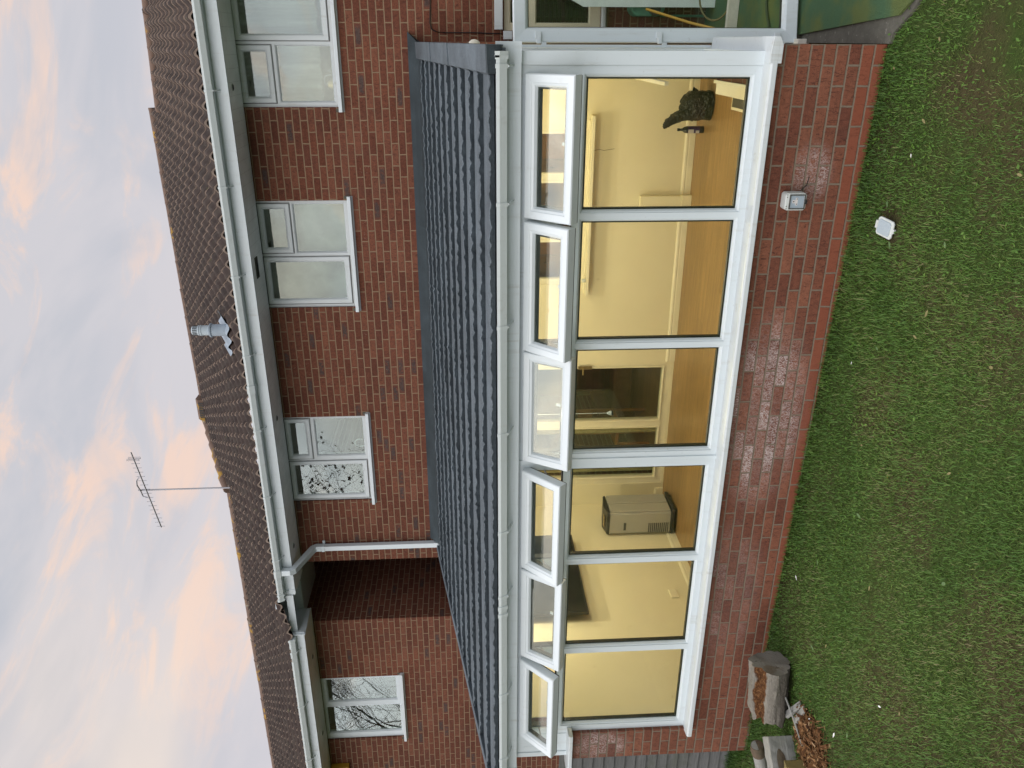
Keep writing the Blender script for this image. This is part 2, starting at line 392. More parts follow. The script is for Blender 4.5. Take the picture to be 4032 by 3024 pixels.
def wallpaint(s, b):
    p = s.pos(); n = s.noise(p, 2.2, 4, .6); c = s.mix(n, (.70, .63, .43), (.77, .70, .50))
    mk = s.ss(s.noise(p, 11.0, 4, .65), .66, .76); c = s.mix(s.m('MULTIPLY', mk, .38), c, (.42, .34, .20))
    s.link(s.bump(s.noise(p, 60, 3), .12, .004), b.inputs['Normal']); return c
M['cream'] = mat('cream_emulsion', wallpaint, .6, .3)
M['cream_gloss'] = paint('cream_gloss', (.74, .68, .50), .35, .5, .05)
def floorb(s, b):
    p = s.pos(); x, y, z = s.sep(p)
    pl = s.m('FLOOR', s.m('DIVIDE', y, .19)); off = s.m('MULTIPLY', s.white(s.comb(pl, 5.0, 1.0)), 1.3)
    bx = s.m('FLOOR', s.m('DIVIDE', s.m('ADD', x, off), 1.3)); r = s.white(s.comb(pl, bx, 9.0))
    g = s.noise(s.comb(s.m('MULTIPLY', x, 2.2), s.m('MULTIPLY', y, 34.0), s.m('MULTIPLY', r, 40.0)), 1.0, 5, .6, 1.0)
    c = s.ramp(g, [(0, (.145, .080, .030)), (.45, (.23, .135, .052)), (.6, (.29, .175, .072)), (1, (.34, .22, .095))])
    k = s.lin(r, 0, 1, .86, 1.12); c = s.mix(1.0, c, s.comb(k, k, k), 'MULTIPLY')
    fy = s.m('FRACT', s.m('DIVIDE', y, .19)); ln = s.ss(s.m('ABSOLUTE', s.m('SUBTRACT', fy, .5)), .488, .497)
    return s.mix(s.m('MULTIPLY', ln, .55), c, (.07, .035, .012))
M['floor'] = mat('oak_laminate', floorb, .38, .5)
def soil(s, b):
    p = s.pos(); n = s.noise(p, 18, 5, .65); c = s.mix(n, (.032, .028, .013), (.085, .072, .034))
    g = s.ss(s.noise(p, 1.4, 4), .34, .56); c = s.mix(s.m('MULTIPLY', g, .8), c, (.036, .066, .014))
    s.link(s.bump(s.noise(p, 60, 4), .8, .02), b.inputs['Normal']); return c
M['soil'] = mat('lawn_soil', soil, .95, .1)
def blade(s, b):
    at = s.new('ShaderNodeAttribute'); at.attribute_name = 'tone'; t = at.outputs['Fac']
    c = s.ramp(t, [(0, (.030, .078, .009)), (.3, (.054, .128, .014)), (.58, (.085, .170, .023)), (.80, (.130, .182, .038)), (.92, (.165, .165, .060)), (1, (.205, .18, .085))])
    b.inputs['Subsurface Weight'].default_value = 0.0
    return c
M['grass'] = mat('grass_blade', blade, .55, .35)
def turf(s, b):
    p = s.pos(); v = s.noise(p, 140, 3, .7); c = s.mix(v, (.030, .078, .036), (.095, .175, .090))
    k = s.ss(s.noise(p, 3.0, 3), .42, .62); c = s.mix(s.m('MULTIPLY', k, .55), c, (.150, .160, .034))
    s.link(s.bump(s.noise(p, 220, 3), .9, .012), b.inputs['Normal']); return c
M['turf'] = mat('artificial_turf', turf, .8, .2)
def concrete(s, b):
    p = s.pos(); n = s.noise(p, 9, 5, .65); c = s.mix(n, (.045, .043, .036), (.15, .145, .12))
    w_ = s.ss(s.noise(p, 30, 4), .62, .7); c = s.mix(s.m('MULTIPLY', w_, .5), c, (.30, .29, .26))
    s.link(s.bump(s.noise(p, 50, 4), .6, .01), b.inputs['Normal']); return c
M['concrete'] = mat('stained_concrete', concrete, .9, .2)
def greywood(name, a, bb, ax=(1, 24, 24)):
    def f(s, b):
        p = s.obj(); q = s.vm('MULTIPLY', p, tuple(float(k) for k in ax)); n = s.noise(q, 2.0, 6, .65, .6)
        c = s.mix(n, c4(a), c4(bb)); k = s.ss(s.noise(q, 5.0, 4, .7), .60, .72); c = s.mix(s.m('MULTIPLY', k, .7), c, (.03, .027, .024))
        st = s.noise(p, 5.0, 3); c = s.mix(s.m('MULTIPLY', s.ss(st, .5, .7), .4), c, (.07, .08, .05))
        s.link(s.bump(n, .6, .008), b.inputs['Normal']); return c
    return mat(name, f, .9, .15)
M['fence'] = greywood('weathered_fence_board', (.06, .062, .062), (.19, .19, .185), (2, 30, 30))
M['timber'] = greywood('weathered_grey_timber', (.17, .165, .15), (.36, .36, .335), (2.5, 22, 22))
M['bark'] = greywood('old_bark', (.05, .036, .026), (.17, .125, .085), (6, 14, 14))
M['mossywood'] = greywood('mossy_yellow_wood', (.09, .065, .022), (.24, .20, .085), (12, 12, 3))
def logm(s, b):
    # the log's own axis is x; a rotten brown groove runs along its upper front, the rest is silvery grey
    p = s.obj(); x, y, z = s.sep(p)
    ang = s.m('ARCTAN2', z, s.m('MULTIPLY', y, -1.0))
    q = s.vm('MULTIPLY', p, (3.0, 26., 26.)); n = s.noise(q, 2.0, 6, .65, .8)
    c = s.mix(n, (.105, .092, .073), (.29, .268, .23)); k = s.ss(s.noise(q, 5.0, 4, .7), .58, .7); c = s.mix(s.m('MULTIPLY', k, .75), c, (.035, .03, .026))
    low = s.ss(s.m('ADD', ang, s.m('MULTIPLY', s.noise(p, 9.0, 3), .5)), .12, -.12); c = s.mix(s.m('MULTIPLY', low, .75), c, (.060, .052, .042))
    a2 = s.m('ADD', ang, s.m('MULTIPLY', s.m('SUBTRACT', s.noise(p, 8.0, 3), .5), .5))
    rot = s.m('MULTIPLY', s.ss(a2, .46, .54), s.ss(a2, 1.30, 1.20))
    rc = s.ramp(s.noise(s.vm('MULTIPLY', p, (1.0, 2.0, 2.0)), 34.0, 4, .7), [(.28, (.020, .009, .005)), (.5, (.085, .036, .014)), (.66, (.20, .10, .042)), (.8, (.38, .23, .12))])
    c = s.mix(rot, c, rc)
    s.link(s.bump(s.m('ADD', n, s.noise(p, 40, 4)), .9, .014), b.inputs['Normal']); return c
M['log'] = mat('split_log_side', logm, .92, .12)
def endgrain(s, b):
    p = s.obj(); x, y, z = s.sep(p); d = s.m('SQRT', s.m('ADD', s.m('MULTIPLY', y, y), s.m('MULTIPLY', z, z)))
    d = s.m('ADD', d, s.m('MULTIPLY', s.noise(p, 9, 3), .03)); r = s.noise(s.comb(s.m('MULTIPLY', d, 60.0), 0.0, 0.0), 2.0, 3)
    c = s.mix(r, (.125, .115, .10), (.26, .245, .215)); ck = s.ss(s.noise(p, 22, 4, .7), .6, .7); c = s.mix(s.m('MULTIPLY', ck, .6), c, (.05, .045, .04))
    br = s.ss(s.noise(p, 6, 3), .58, .68); c = s.mix(s.m('MULTIPLY', br, .5), c, (.11, .07, .04))
    s.link(s.bump(s.noise(p, 90, 3), .5, .006), b.inputs['Normal']); return c
M['endgrain'] = mat('weathered_end_grain', endgrain, .95, .1)
def chip(s, b):
    at = s.new('ShaderNodeAttribute'); at.attribute_name = 'tone'
    return s.ramp(at.outputs['Fac'], [(0, (.035, .015, .007)), (.4, (.11, .050, .020)), (.75, (.21, .115, .052)), (1, (.36, .25, .145))])
M['chip'] = mat('rotten_wood_chip', chip, .9, .15)
M['brass'] = paint('orange_pine', (.36, .14, .035), .4, .5, .18, 5.0)
M['kitchen'] = paint('brown_cupboard', (.26, .115, .035), .4, .5, .15, 4.0)
M['net'] = None
def net(s, b):
    x, y, z = s.sep(s.pos()); n = s.noise(s.comb(s.m('MULTIPLY', x, 22.0), 0.0, s.m('MULTIPLY', z, .8)), 1.0, 3)
    return s.mix(n, (.16, .18, .17), (.42, .45, .43))
M['net'] = mat('net_curtain_cloth', net, .9, .1)
M['sofa'] = paint('brown_upholstery', (.16, .09, .055), .9, .1, .2, 6); M['blind'] = paint('reflection_mottled_blind', (.24, .27, .24), .9, .1, .55, 3.5)  # the blind's mottle paints in the cloud smears reflected on the pane
M['curtain'] = paint('olive_curtain', (.36, .30, .15), .9, .1, .2, 9)
M['grey_body'] = paint('champagne_plastic', (.36, .345, .30), .38, .5, .03)
M['grey_dark'] = paint('dark_grey_plastic', (.06, .058, .052), .35, .5, .05)
M['tv'] = paint('glossy_black_screen', (.010, .010, .011), .16, .6, .05)
def bagm(s, b):
    p = s.obj(); n = s.m('ADD', s.noise(p, 14, 4, .6, 1.0), s.m('MULTIPLY', s.noise(p, 40, 3), .4)); s.link(s.bump(n, 1.0, .05), b.inputs['Normal']); return (.008, .009, .008)
M['bag'] = mat('black_bin_bag_film', bagm, .27, .5)
M['label_white'] = paint('paper_label', (.55, .52, .50), .6, .3, .08); M['label_purple'] = paint('purple_label', (.05, .025, .10), .5, .4, .1)
M['socket'] = paint('pale_grey_plastic', (.55, .58, .56), .4, .5, .05); M['socket_face'] = paint('blue_grey_plastic', (.30, .36, .41), .35, .5, .06)
M['alu'] = paint('dull_aluminium', (.32, .32, .34), .4, .5, .08, metal=.7)
M['lead'] = paint('grey_lead', (.27, .32, .37), .55, .4, .12, 9.0); M['pipe'] = paint('grey_pipe', (.36, .42, .46), .45, .5, .05)
M['green'] = paint('mint_plastic', (.10, .30, .20), .45, .5, .1); M['yellow'] = paint('yellow_handle', (.45, .26, .03), .5, .4, .1)
M['hose'] = paint('green_hose', (.03, .05, .012), .5, .4, .1); M['white_board'] = paint('pale_mint_board', (.62, .72, .68), .5, .4, .08)
M['whitewood'] = paint('white_painted_plank', (.62, .60, .52), .6, .3, .12, 12)
M['amber'] = paint('yellow_alarm_box', (.45, .27, .03), .5, .4, .08); M['cable'] = paint('black_cable', (.012, .010, .010), .6, .3)
M['foam'] = paint('expanding_foam', (.72, .68, .58), .8, .2, .1, 40, .6, 60)
M['leafdead'] = paint('pale_dead_leaf', (.20, .175, .08), .7, .2, .2, 60); M['scrap'] = paint('white_scrap', (.72, .72, .72), .7, .2, .05)
M['leafg'] = paint('mid_green_leaf', (.085, .150, .055), .5, .4, .2, 30); M['dark_leaf'] = paint('dark_maple_leaf', (.035, .022, .014), .6, .3, .2)
M['twig'] = paint('bare_branch', (.055, .045, .035), .85, .2, .2, 8); M['brassy'] = paint('old_brass', (.34, .25, .12), .3, .5, .1, metal=.8)
M['chrome'] = paint('chrome', (.6, .6, .6), .18, .5, .03, metal=.9)
M['hedge'] = paint('hedge_leaf', (.045, .075, .025), .7, .2, .3, 3)
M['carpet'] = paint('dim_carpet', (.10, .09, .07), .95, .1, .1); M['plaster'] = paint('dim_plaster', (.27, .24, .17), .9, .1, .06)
def emis(name, col, st):
    m = bpy.data.materials.new(name); m.use_nodes = True; s = N(m.node_tree); s.n.remove(s.n['Principled BSDF'])
    e = s.new('ShaderNodeEmission'); e.inputs[0].default_value = c4(col); e.inputs[1].default_value = st; s.link(e.outputs[0], s.n['Material Output'].inputs[0]); return m
M['bulb'] = emis('warm_lamp', (1.0, .72, .38), 12.0)

# ------------------------------------------------------------------ ground
def ground_z(x, y):
    t = np.clip(-np.asarray(x)/5.555, -.3, 1.6)
    return .005 + .137*t + .03*np.clip(-np.asarray(y), -1, 8) + .012*np.sin(np.asarray(x)*2.1+.7)*np.sin(np.asarray(y)*2.7)*np.clip(-np.asarray(y)*2, 0, 1)
def make_lawn():
    m = MB(); fx = np.concatenate([[-300, -120, -50, -25, -14], np.arange(-10, 4.01, .2), [8, 20, 50, 120, 300]])
    fy = np.concatenate([[-300, -120, -50, -22, -12], np.arange(-8, .01, .2), [.12, 1, 2.5, 3.7, 8, 20, 50, 120, 300]])
    for y in fy:
        for x in fx: m.v.append((float(x), float(y), -.4 if (y > .05 and -5.5 < x < -.05) else float(ground_z(x, min(y, 0)))))
    n = len(fx)
    for j in range(len(fy)-1):
        for i in range(n-1): m.F(j*n+i, j*n+i+1, (j+1)*n+i+1, (j+1)*n+i)
    tag(m.build('lawn', M['soil'], smooth=True, angle=0), kind='structure')
make_lawn()
def grass_field():
    spots = []
    n = 300000
    xs = rng.uniform(-7.2, .45, n); ys = rng.uniform(-2.95, .28, n)
    def fbm(x, y, s, k):
        a = 0
        for o in range(3):
            f = s*2**o; a = a + (np.sin(x*f*1.3+k+o*2.1+1.7*np.sin(y*f*.9+k))*np.cos(y*f*1.1-k*1.3+1.3*np.sin(x*f*.7+o)))/2**o
        return a
    worn = fbm(xs, ys, 1.6, 3.0)
    mud = np.exp(-(((xs-.05)/.42)**2 + ((ys+1.05)/.5)**2))*1.0 + np.exp(-(((xs-.10)/.16)**2 + ((ys+.36)/.14)**2))*.9
    chips = (np.exp(-(((xs+4.40)/.17)**2 + ((ys+.98)/.22)**2)) + np.exp(-(((xs+4.72)/.22)**2 + ((ys+1.08)/.2)**2)))*1.4
    dens = np.clip(.86 + .14*worn - mud*.62 - chips, .05, 1)
    keep = (rng.uniform(0, 1, n) < dens) & ((ys < 0) | (xs < -5.575))
    # not under the log, the blocks or the patio edge
    keep &= ~((xs < -4.19) & (xs > -4.58) & (ys+.47-(xs+4.385)*.176 > -.10) & (ys+.47-(xs+4.385)*.176 < .13))
    ua = (xs+4.63)*-.66+(ys+.685)*-.75; va = (xs+4.63)*-.75+(ys+.685)*.66; keep &= ~((ua > .0) & (va > .0) & (va < .15)); keep &= ~((xs > -.02) & (ys > -.06-1.05*np.clip(xs, 0, 1)))
    keep &= ~((xs < -.86) & (xs > -1.02) & (ys > -.60) & (ys < -.41))
    xs, ys, worn = xs[keep], ys[keep], worn[keep]; n = len(xs)
    edge = np.exp(ys/.10)
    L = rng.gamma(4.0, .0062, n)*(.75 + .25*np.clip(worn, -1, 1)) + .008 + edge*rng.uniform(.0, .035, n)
    L = np.clip(L, .012, .085); W = rng.uniform(.0009, .0020, n)
    az = rng.uniform(0, 2*np.pi, n) + .5*worn; lean = np.clip(rng.normal(.95, .35, n), .1, 1.5)
    z0 = ground_z(xs, ys)-.002
    dx, dy = np.cos(az), np.sin(az); px, py = -dy, dx
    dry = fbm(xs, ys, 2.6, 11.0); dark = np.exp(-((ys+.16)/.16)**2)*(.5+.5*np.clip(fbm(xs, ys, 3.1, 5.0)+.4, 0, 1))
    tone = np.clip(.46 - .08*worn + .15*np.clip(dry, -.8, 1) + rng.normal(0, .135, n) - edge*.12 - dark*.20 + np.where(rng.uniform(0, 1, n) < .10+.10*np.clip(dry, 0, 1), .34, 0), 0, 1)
    V = np.zeros((n, 5, 3)); h1 = L*.55; h2 = L
    c1, s1 = np.cos(lean*.55), np.sin(lean*.55); c2, s2 = np.cos(lean), np.sin(lean)
    mx_, my_, mz_ = xs+dx*h1*s1, ys+dy*h1*s1, z0+h1*c1
    tx, ty, tz = mx_+dx*(h2-h1)*s2*1.1, my_+dy*(h2-h1)*s2*1.1, mz_+(h2-h1)*c2*.9
    for k, (a, b_, c_, ww) in enumerate(((xs, ys, z0, W), (xs, ys, z0, -W), (mx_, my_, mz_, W*.8), (mx_, my_, mz_, -W*.8), (tx, ty, tz, 0*W))):
        V[:, k, 0] = a+px*ww; V[:, k, 1] = b_+py*ww; V[:, k, 2] = c_
    # low broad weeds (clover, plantain) mixed in
    nw = 3000; wx = rng.uniform(-6.5, .3, nw); wy = -rng.gamma(1.6, .55, nw); ok = (wy > -2.8); wx, wy = wx[ok], wy[ok]
    band = fbm(wx, wy, 2.3, 8.0); ok = (band > .1) | (rng.uniform(0, 1, len(wx)) < .25); wx, wy = wx[ok], wy[ok]; nw = len(wx)
    wz = ground_z(wx, wy)+rng.uniform(.010, .030, nw); wa = rng.uniform(0, 6.28, nw); wl = rng.uniform(.005, .014, nw); wt = rng.uniform(-.35, .35, nw)
    Q = np.zeros((nw, 4, 3)); ca, sa = np.cos(wa), np.sin(wa)
    for k, (a, b_) in enumerate(((-1, 0), (0, -.55), (1, 0), (0, .55))):
        Q[:, k, 0] = wx + wl*(a*ca - b_*sa); Q[:, k, 1] = wy + wl*(a*sa + b_*ca); Q[:, k, 2] = wz + wl*a*wt + wl*b_*rng.uniform(-.3, .3, nw)
    verts = np.concatenate([V.reshape(-1, 3), Q.reshape(-1, 3)])
    base = np.arange(n)[:, None]*5
    f1 = base + np.array([[0, 1, 3, 2]]); f2 = base + np.array([[2, 3, 4]]); f3 = np.arange(nw)[:, None]*4 + n*5 + np.array([[0, 1, 2, 3]])
    me = bpy.data.meshes.new('lawn_grass')
    loops = np.concatenate([f1.ravel(), f2.ravel(), f3.ravel()]).astype(np.int32)
    tot = np.concatenate([np.full(n, 4), np.full(n, 3), np.full(nw, 4)]).astype(np.int32); st = np.concatenate([[0], np.cumsum(tot)[:-1]]).astype(np.int32)
    me.vertices.add(len(verts)); me.vertices.foreach_set('co', verts.ravel().astype(np.float32))
    me.loops.add(len(loops)); me.loops.foreach_set('vertex_index', loops)
    me.polygons.add(len(tot)); me.polygons.foreach_set('loop_start', st); me.polygons.foreach_set('loop_total', tot)
    me.update(calc_edges=True); me.validate()
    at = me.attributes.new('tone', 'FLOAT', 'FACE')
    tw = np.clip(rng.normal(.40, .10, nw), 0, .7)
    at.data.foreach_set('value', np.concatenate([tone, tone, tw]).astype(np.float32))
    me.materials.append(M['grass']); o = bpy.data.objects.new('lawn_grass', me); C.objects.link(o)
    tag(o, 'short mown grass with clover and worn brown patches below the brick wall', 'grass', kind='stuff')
grass_field()

# ------------------------------------------------------------------ the conservatory
CX0, CX1 = -5.555, 0.0
cons = thing('conservatory', 'white framed conservatory with charcoal tiled roof, red brick base and six top windows propped open', 'conservatory', loc=(-2.8, 0, 0))
m = MB(); m.grid_wall([CX0, CX1], [-.4, 1.655], [(-5.265, CX1, .642, 1.655)], 0.0, .24); m.build('base_wall', M['brick_low'], cons)
m = MB(); m.prism([(.242, -.4), (3.64, -.4), (3.64, 2.70), (.242, 2.17)], CX0, -5.331); m.box(-.24, -.002, .242, 1.12, -.4, .64); m.prism([(2.08, -.4), (3.64, -.4), (3.64, 2.72), (2.08, 2.46)], -.24, -.002)
build_each(m, 'side_wall', M['brick_low_side'], cons)
FL = .055
m = MB(); m.box(-5.33, -.24, .242, 3.57, -.1, FL); m.build('floor', M['floor'], cons)
DOOR = (-5.03, -3.43, FL+.03, 2.10); KWIN = (-2.46, -.73, 1.165, 2.12)
m = MB(); m.grid_wall([-5.33, -.24], [FL-.1, 2.66], [DOOR, KWIN], 3.57, 3.64); m.prism([(.242, FL-.1), (3.569, FL-.1), (3.569, 2.66), (.242, 2.15)], -5.33, -5.32)
m.box(-.26, -.24, .242, 1.12, FL-.1, .66); m.prism([(2.08, FL-.1), (3.569, FL-.1), (3.569, 2.62), (2.08, 2.40)], -.26, -.241)
m.build('plaster_wall', M['cream'], cons)
m = MB(); m.prism([(.10, 2.13), (3.57, 2.66), (3.57, 2.72), (.10, 2.19)], -5.33, -.03); m.build('ceiling', M['cream'], cons)
m = MB(); m.box(-5.2645, -5.252, .101, .255, .712, 1.70); m.box(-5.32, -5.2645, .2405, .255, .10, 1.70); m.build('pillar_plaster', M['cream'], cons)
m = MB()
for a, b in ((-3.40, -.26), (-5.32, -5.10)): m.prism([(3.57, FL), (3.57, FL+.105), (3.562, FL+.105), (3.554, FL+.09), (3.551, FL+.072), (3.556, FL+.066), (3.552, FL+.055), (3.550, FL)], a, b)
m.prism([(-5.32, FL), (-5.32, FL+.105), (-5.312, FL+.105), (-5.304, FL+.09), (-5.301, FL+.072), (-5.306, FL+.066), (-5.302, FL+.055), (-5.300, FL)], .242, 3.55, 'y')
build_each(m, 'skirting_board', M['cream_gloss'], cons, bevel=.002)
# boxed pipe on the back wall, double socket plate low on the left wall
m = MB(); m.box(-1.62, -1.49, 3.49, 3.551, FL+.106, .60); m.box(-1.63, -1.48, 3.475, 3.549, FL, FL+.105); build_each(m, 'pipe_boxing', M['cream'], cons, bevel=.004)
m = MB(); m.box(-5.319, -5.306, 1.72, 1.86, .30, .385); m.build('wall_socket', M['cream_gloss'], cons, bevel=.003)
# --- front window frame
G = [(-.940, -.177), (-1.797, -1.012), (-2.619, -1.867), (-3.515, -2.770), (-4.369, -3.597), (-5.190, -4.455)]
SX = [(-.974, -.154, 42), (-1.838, -.995, 45), (-2.659, -1.847, 31), (-3.557, -2.733, 45.5), (-4.400, -3.575, 35), (-5.249, -4.436, 46.5)]
GZ0, GZ1 = .768, 1.730
holes = [(a-.018, b+.018, GZ0-.018, GZ1+.018) for a, b in G] + [(a+.028, b-.028, 1.795, 2.062) for a, b, _ in SX]
m = MB(); m.grid_wall([-5.287, -.113], [.700, 2.113], holes, .03, .10)
for a, b in G: m.loop(a-.018, b+.018, GZ0-.018, GZ1+.018, [(0, .036), (0, .098), (.018, .098), (.018, .056), (.010, .040)])
m.box(-2.706, -2.676, .020, .029, .700, 2.113); m.box(-.112, -.036, .022, .10, .700, 2.113)
m.box(-5.53, -5.288, .026, .10, 1.69, 2.113); m.box(-5.46, -5.42, .0245, .0262, 1.74, 2.06); m.box(-5.53, -5.485, .018, .0245, 1.69, 2.113)
wf = m.build('window_frame', M['upvc'], cons, bevel=.003)
for a, b in G:
    m = MB(); m.box(a-.01, b+.01, .057, .061, GZ0-.01, GZ1+.01); p_ = m.build('window_pane', M['glass'], cons)
    m = MB(); m.loop(a, b, GZ0, GZ1, [(-.012, .0625), (-.012, .092), (.010, .092), (.010, .0625)]); m.build('gasket', M['black'], p_)
# small return windows on the sides
m = MB(); m.grid_wall([.10, 1.12], [.700, 2.113], [(.20, 1.03, .78, 2.03)], -.10, -.036, 'y'); m.build('side_window_frame', M['upvc'], cons, bevel=.003)
m = MB(); m.box(-.07, -.066, .19, 1.04, .77, 2.04); m.build('side_window_pane', M['glass'], cons)
# --- sills
m = MB(); m.prism([(-.075, .664), (-.075, .694), (-.066, .703), (.029, .711), (.10, .711), (.10, .645), (-.02, .645), (-.05, .660)], -5.285, .042)
m.build('window_sill', M['upvc_old'], cons, bevel=.003)
m = MB(); m.prism([(.042, .664), (.042, .694), (.034, .702), (-.034, .710), (-.10, .710), (-.10, .642), (.0, .642)], -.0745, 1.10, 'y'); m.build('side_sill', M['upvc_old'], cons, bevel=.003)
m = MB(); m.prism([(-.075, 1.656), (-.075, 1.682), (-.066, 1.690), (.02, 1.696), (.10, 1.696), (.10, 1.656)], -5.665, -5.225); m.build('pillar_sill', M['upvc_old'], cons, bevel=.003)
# --- top-hung openers
sash_prof = [(0, -.012), (0, .050), (.072, .050), (.072, .012), (.062, -.006), (.048, -.012), (.046, -.016), (.006, -.020)]
for i, (x0, x1, ang) in enumerate(SX):
    T = Matrix.Translation((0, .006, 2.083)) @ Matrix.Rotation(R(-ang), 4, 'X')
    # local: hinge at the origin, sash hangs to z = -.345
    m = MB(T); m.loop(x0, x1, -.345, 0.0, sash_prof); sa = m.build('top_window', M['upvc_new'], cons, bevel=.002)
    m = MB(T); m.box(x0+.066, x1-.066, .010, .014, -.279, -.066); m.build('pane', M['glass_sash'], sa)
    m = MB(T); m.loop(x0+.060, x1-.060, -.285, -.060, [(0, .0155), (0, .046), (.022, .046), (.022, .0155)])
    m.loop(x0+.004, x1-.004, -.341, -.004, [(0, .0505), (0, .060), (.012, .060), (.012, .0505)]); m.build('gasket', M['black'], sa)
    xc = (x0+x1)/2+.03
    m = MB(T); m.box(xc-.014, xc+.014, .051, .062, -.325, -.268); m.box(xc-.008, xc+.008, .062, .078, -.300, -.285); m.box(xc-.009, xc+.009, .074, .088, -.300, -.205)
    m.build('handle', M['upvc_new'], sa, bevel=.002)
    m = MB()
    for xx, sg in ((x0+.03, 1), (x1-.03, -1)):
        d = Vector((0, -math.sin(R(ang)), -math.cos(R(ang)))); h = Vector((xx, .045, 2.06)); e = h + d*.21; w0 = Vector((xx, .05, 1.93))
        m.tube([w0, e], .006, 6); m.tube([h+d*.05, w0+Vector((0, 0, .05))], .005, 6)
    build_each(m, 'stay', M['alu'], sa)
    m = MB(); m.box(x0+.030, x1-.030, .04, .052, 1.7955, 1.808); m.box(x0+.030, x1-.030, .075, .095, 2.045, 2.0615); m.box(x0+.0285, x0+.04, .045, .09, 1.80, 2.06); m.box(x1-.04, x1-.0285, .045, .09, 1.80, 2.06); build_each(m, 'seal', M['black'], cons)
# --- fascia and gutter
m = MB(); m.box(-5.60, -.03, -.022, .028, 2.116, 2.262); m.box(-5.63, -5.601, -.026, .028, 2.112, 2.262); m.box(-.10, .012, -.024, -.0225, 2.114, 2.262); m.box(-5.60, -.03, .029, .10, 2.1145, 2.20); m.build('fascia', M['upvc'], cons, bevel=.002)
def gutter(name, x0, x1, yf, zb, zt, dep, mt, parent, brackets, couplers, ends):
    def prof(e=0.0):
        h = zt-zb
        return [(yf-e, zt+e), (yf-e*1.0, zt-.30*h), (yf+.022-e, zb-e), (yf+dep, zb-e), (yf+dep, zt), (yf+dep-.006, zt), (yf+dep-.006, zb+.006), (yf+.026, zb+.006), (yf+.008, zt-.30*h), (yf+.008, zt+e)]
    m = MB(); m.prism(prof(), x0, x1); g = m.build(name, mt, parent, bevel=.0015)
    for bx in brackets:
        m = MB(); m.prism(prof(.0045), bx-.011, bx+.011); m.tube([(bx, yf+.02, zb-.004), (bx, yf+dep*.6, zb-.022), (bx, yf+dep+.012, zb-.045)], .007, 6); m.build('bracket', mt, g)
    for a, b in couplers:
        m = MB(); m.prism(prof(.006), a, b); m.build('joint', mt, g)
    m = MB()
    for ex in ends:
        m.prism([(yf-.006, zt+.006), (yf-.006, zt-.02), (yf+.02, zb-.007), (yf+dep, zb-.007), (yf+dep, zt+.006)], ex-.016, ex+.016)
    if ends: m.build('end_cap', mt, g)
    return g
gutter('gutter', -6.05, -.037, -.150, 2.202, 2.264, .122, M['gutter'], cons, [-.113, -.869, -1.634, -2.387, -3.165, -3.725, -4.671, -5.363], [(-3.905, -3.875), (-3.838, -3.808), (-.078, -.058)], [-.053])
# --- roof: eleven courses of wavy pressed sheet
RY0, RZ0 = -.100, 2.268; RTH = math.atan2(.590, 3.72); GA = .338
def cons_roof():
    m = MB(); ct, st = math.cos(RTH), math.sin(RTH)
    xl0, xl1 = -5.86, -.155
    xs = np.arange(xl0, xl1+.006, .0125); n = len(xs)
    rr = np.random.default_rng(3)
    def wave(x, k):
        ph = rr.uniform(0, 6.28); w_ = np.sin(2*np.pi*x/.135+ph + 1.6*np.sin(2*np.pi*x/.53+k) + 1.2*np.sin(2*np.pi*x/.29+2*k)) + .45*np.sin(2*np.pi*x/.061+k*1.7 + 2*np.sin(2*np.pi*x/.37))
        return w_
    for k in range(11):
        s0, s1 = k*GA, min((k+1)*GA+.03, 3.76)
        wv = wave(xs, k); lift = .039 + .0062*wv + .0015*rr.normal(size=n)
        # panel overlaps every 1.25 m, staggered course by course
        ov = (xs + .43*k) % 1.25; lift = lift + np.where(ov < .22, .006*(1-ov/.22), 0)
        lowjit = .004*np.sin(2*np.pi*xs/.108+k*2.0)
        rows = []
        for (ss_, hh) in ((s0+.016+lowjit*.5, .002+0*xs), (s0-.006+lowjit*.3, lift*.86), (s0-.001+.003*wv, lift), (s0+.10+0*xs, .026+.003*wv), (0*xs+s1, .003+0*xs)):
            i0 = len(m.v)
            for x, a, h in zip(xs, ss_, hh): m.v.append((float(x), RY0 + a*ct - h*st, RZ0 + a*st + h*ct))
            rows.append(i0)
        for a, b in zip(rows[:-1], rows[1:]):
            for i in range(n-1): m.F(a+i, a+i+1, b+i+1, b+i)
    # deck under the sheets
    m.prism([(RY0+.02, RZ0-.02), (3.64, RZ0-.02+3.72*math.tan(RTH)), (3.64, RZ0-.06+3.72*math.tan(RTH)), (RY0+.02, RZ0-.06)], xl0+.02, -.02)
    return m.build('roof', M['granule'], cons, smooth=True, angle=40)
roof = cons_roof()
def onroof(x, s, h): return (x, RY0 + s*math.cos(RTH) - h*math.sin(RTH), RZ0 + s*math.sin(RTH) + h*math.cos(RTH))
m = MB()
for s0, s1, h in ((.015, 1.62, .048), (1.50, 2.62, .052), (2.50, 3.66, .056)):
    prof = [(-.165, .012), (-.150, h), (-.004, h+.006), (-.004, -.05), (-.012, -.05), (-.012, h-.006), (-.15, .0)]
    i = m.P(*[onroof(a, s0, b) for a, b in prof]); j = m.P(*[onroof(a, s1, b-.006) for a, b in prof]); n = len(prof)
    for k in range(n): m.F(i+k, i+(k+1) % n, j+(k+1) % n, j+k)
    m.F(*[i+k for k in range(n)][::-1]); m.F(*[j+k for k in range(n)])
m.build('verge_trim', M['granule'], roof, bevel=.002)
m = MB(); i = m.P(*[onroof(a, .012, b) for a, b in ((-.16, -.03), (-.006, -.03), (-.006, .052), (-.15, .046))]); j = m.P(*[onroof(a, -.012, b) for a, b in ((-.16, -.03), (-.006, -.03), (-.006, .050), (-.15, .044))])
for k in range(4): m.F(i+k, i+(k+1) % 4, j+(k+1) % 4, j+k)
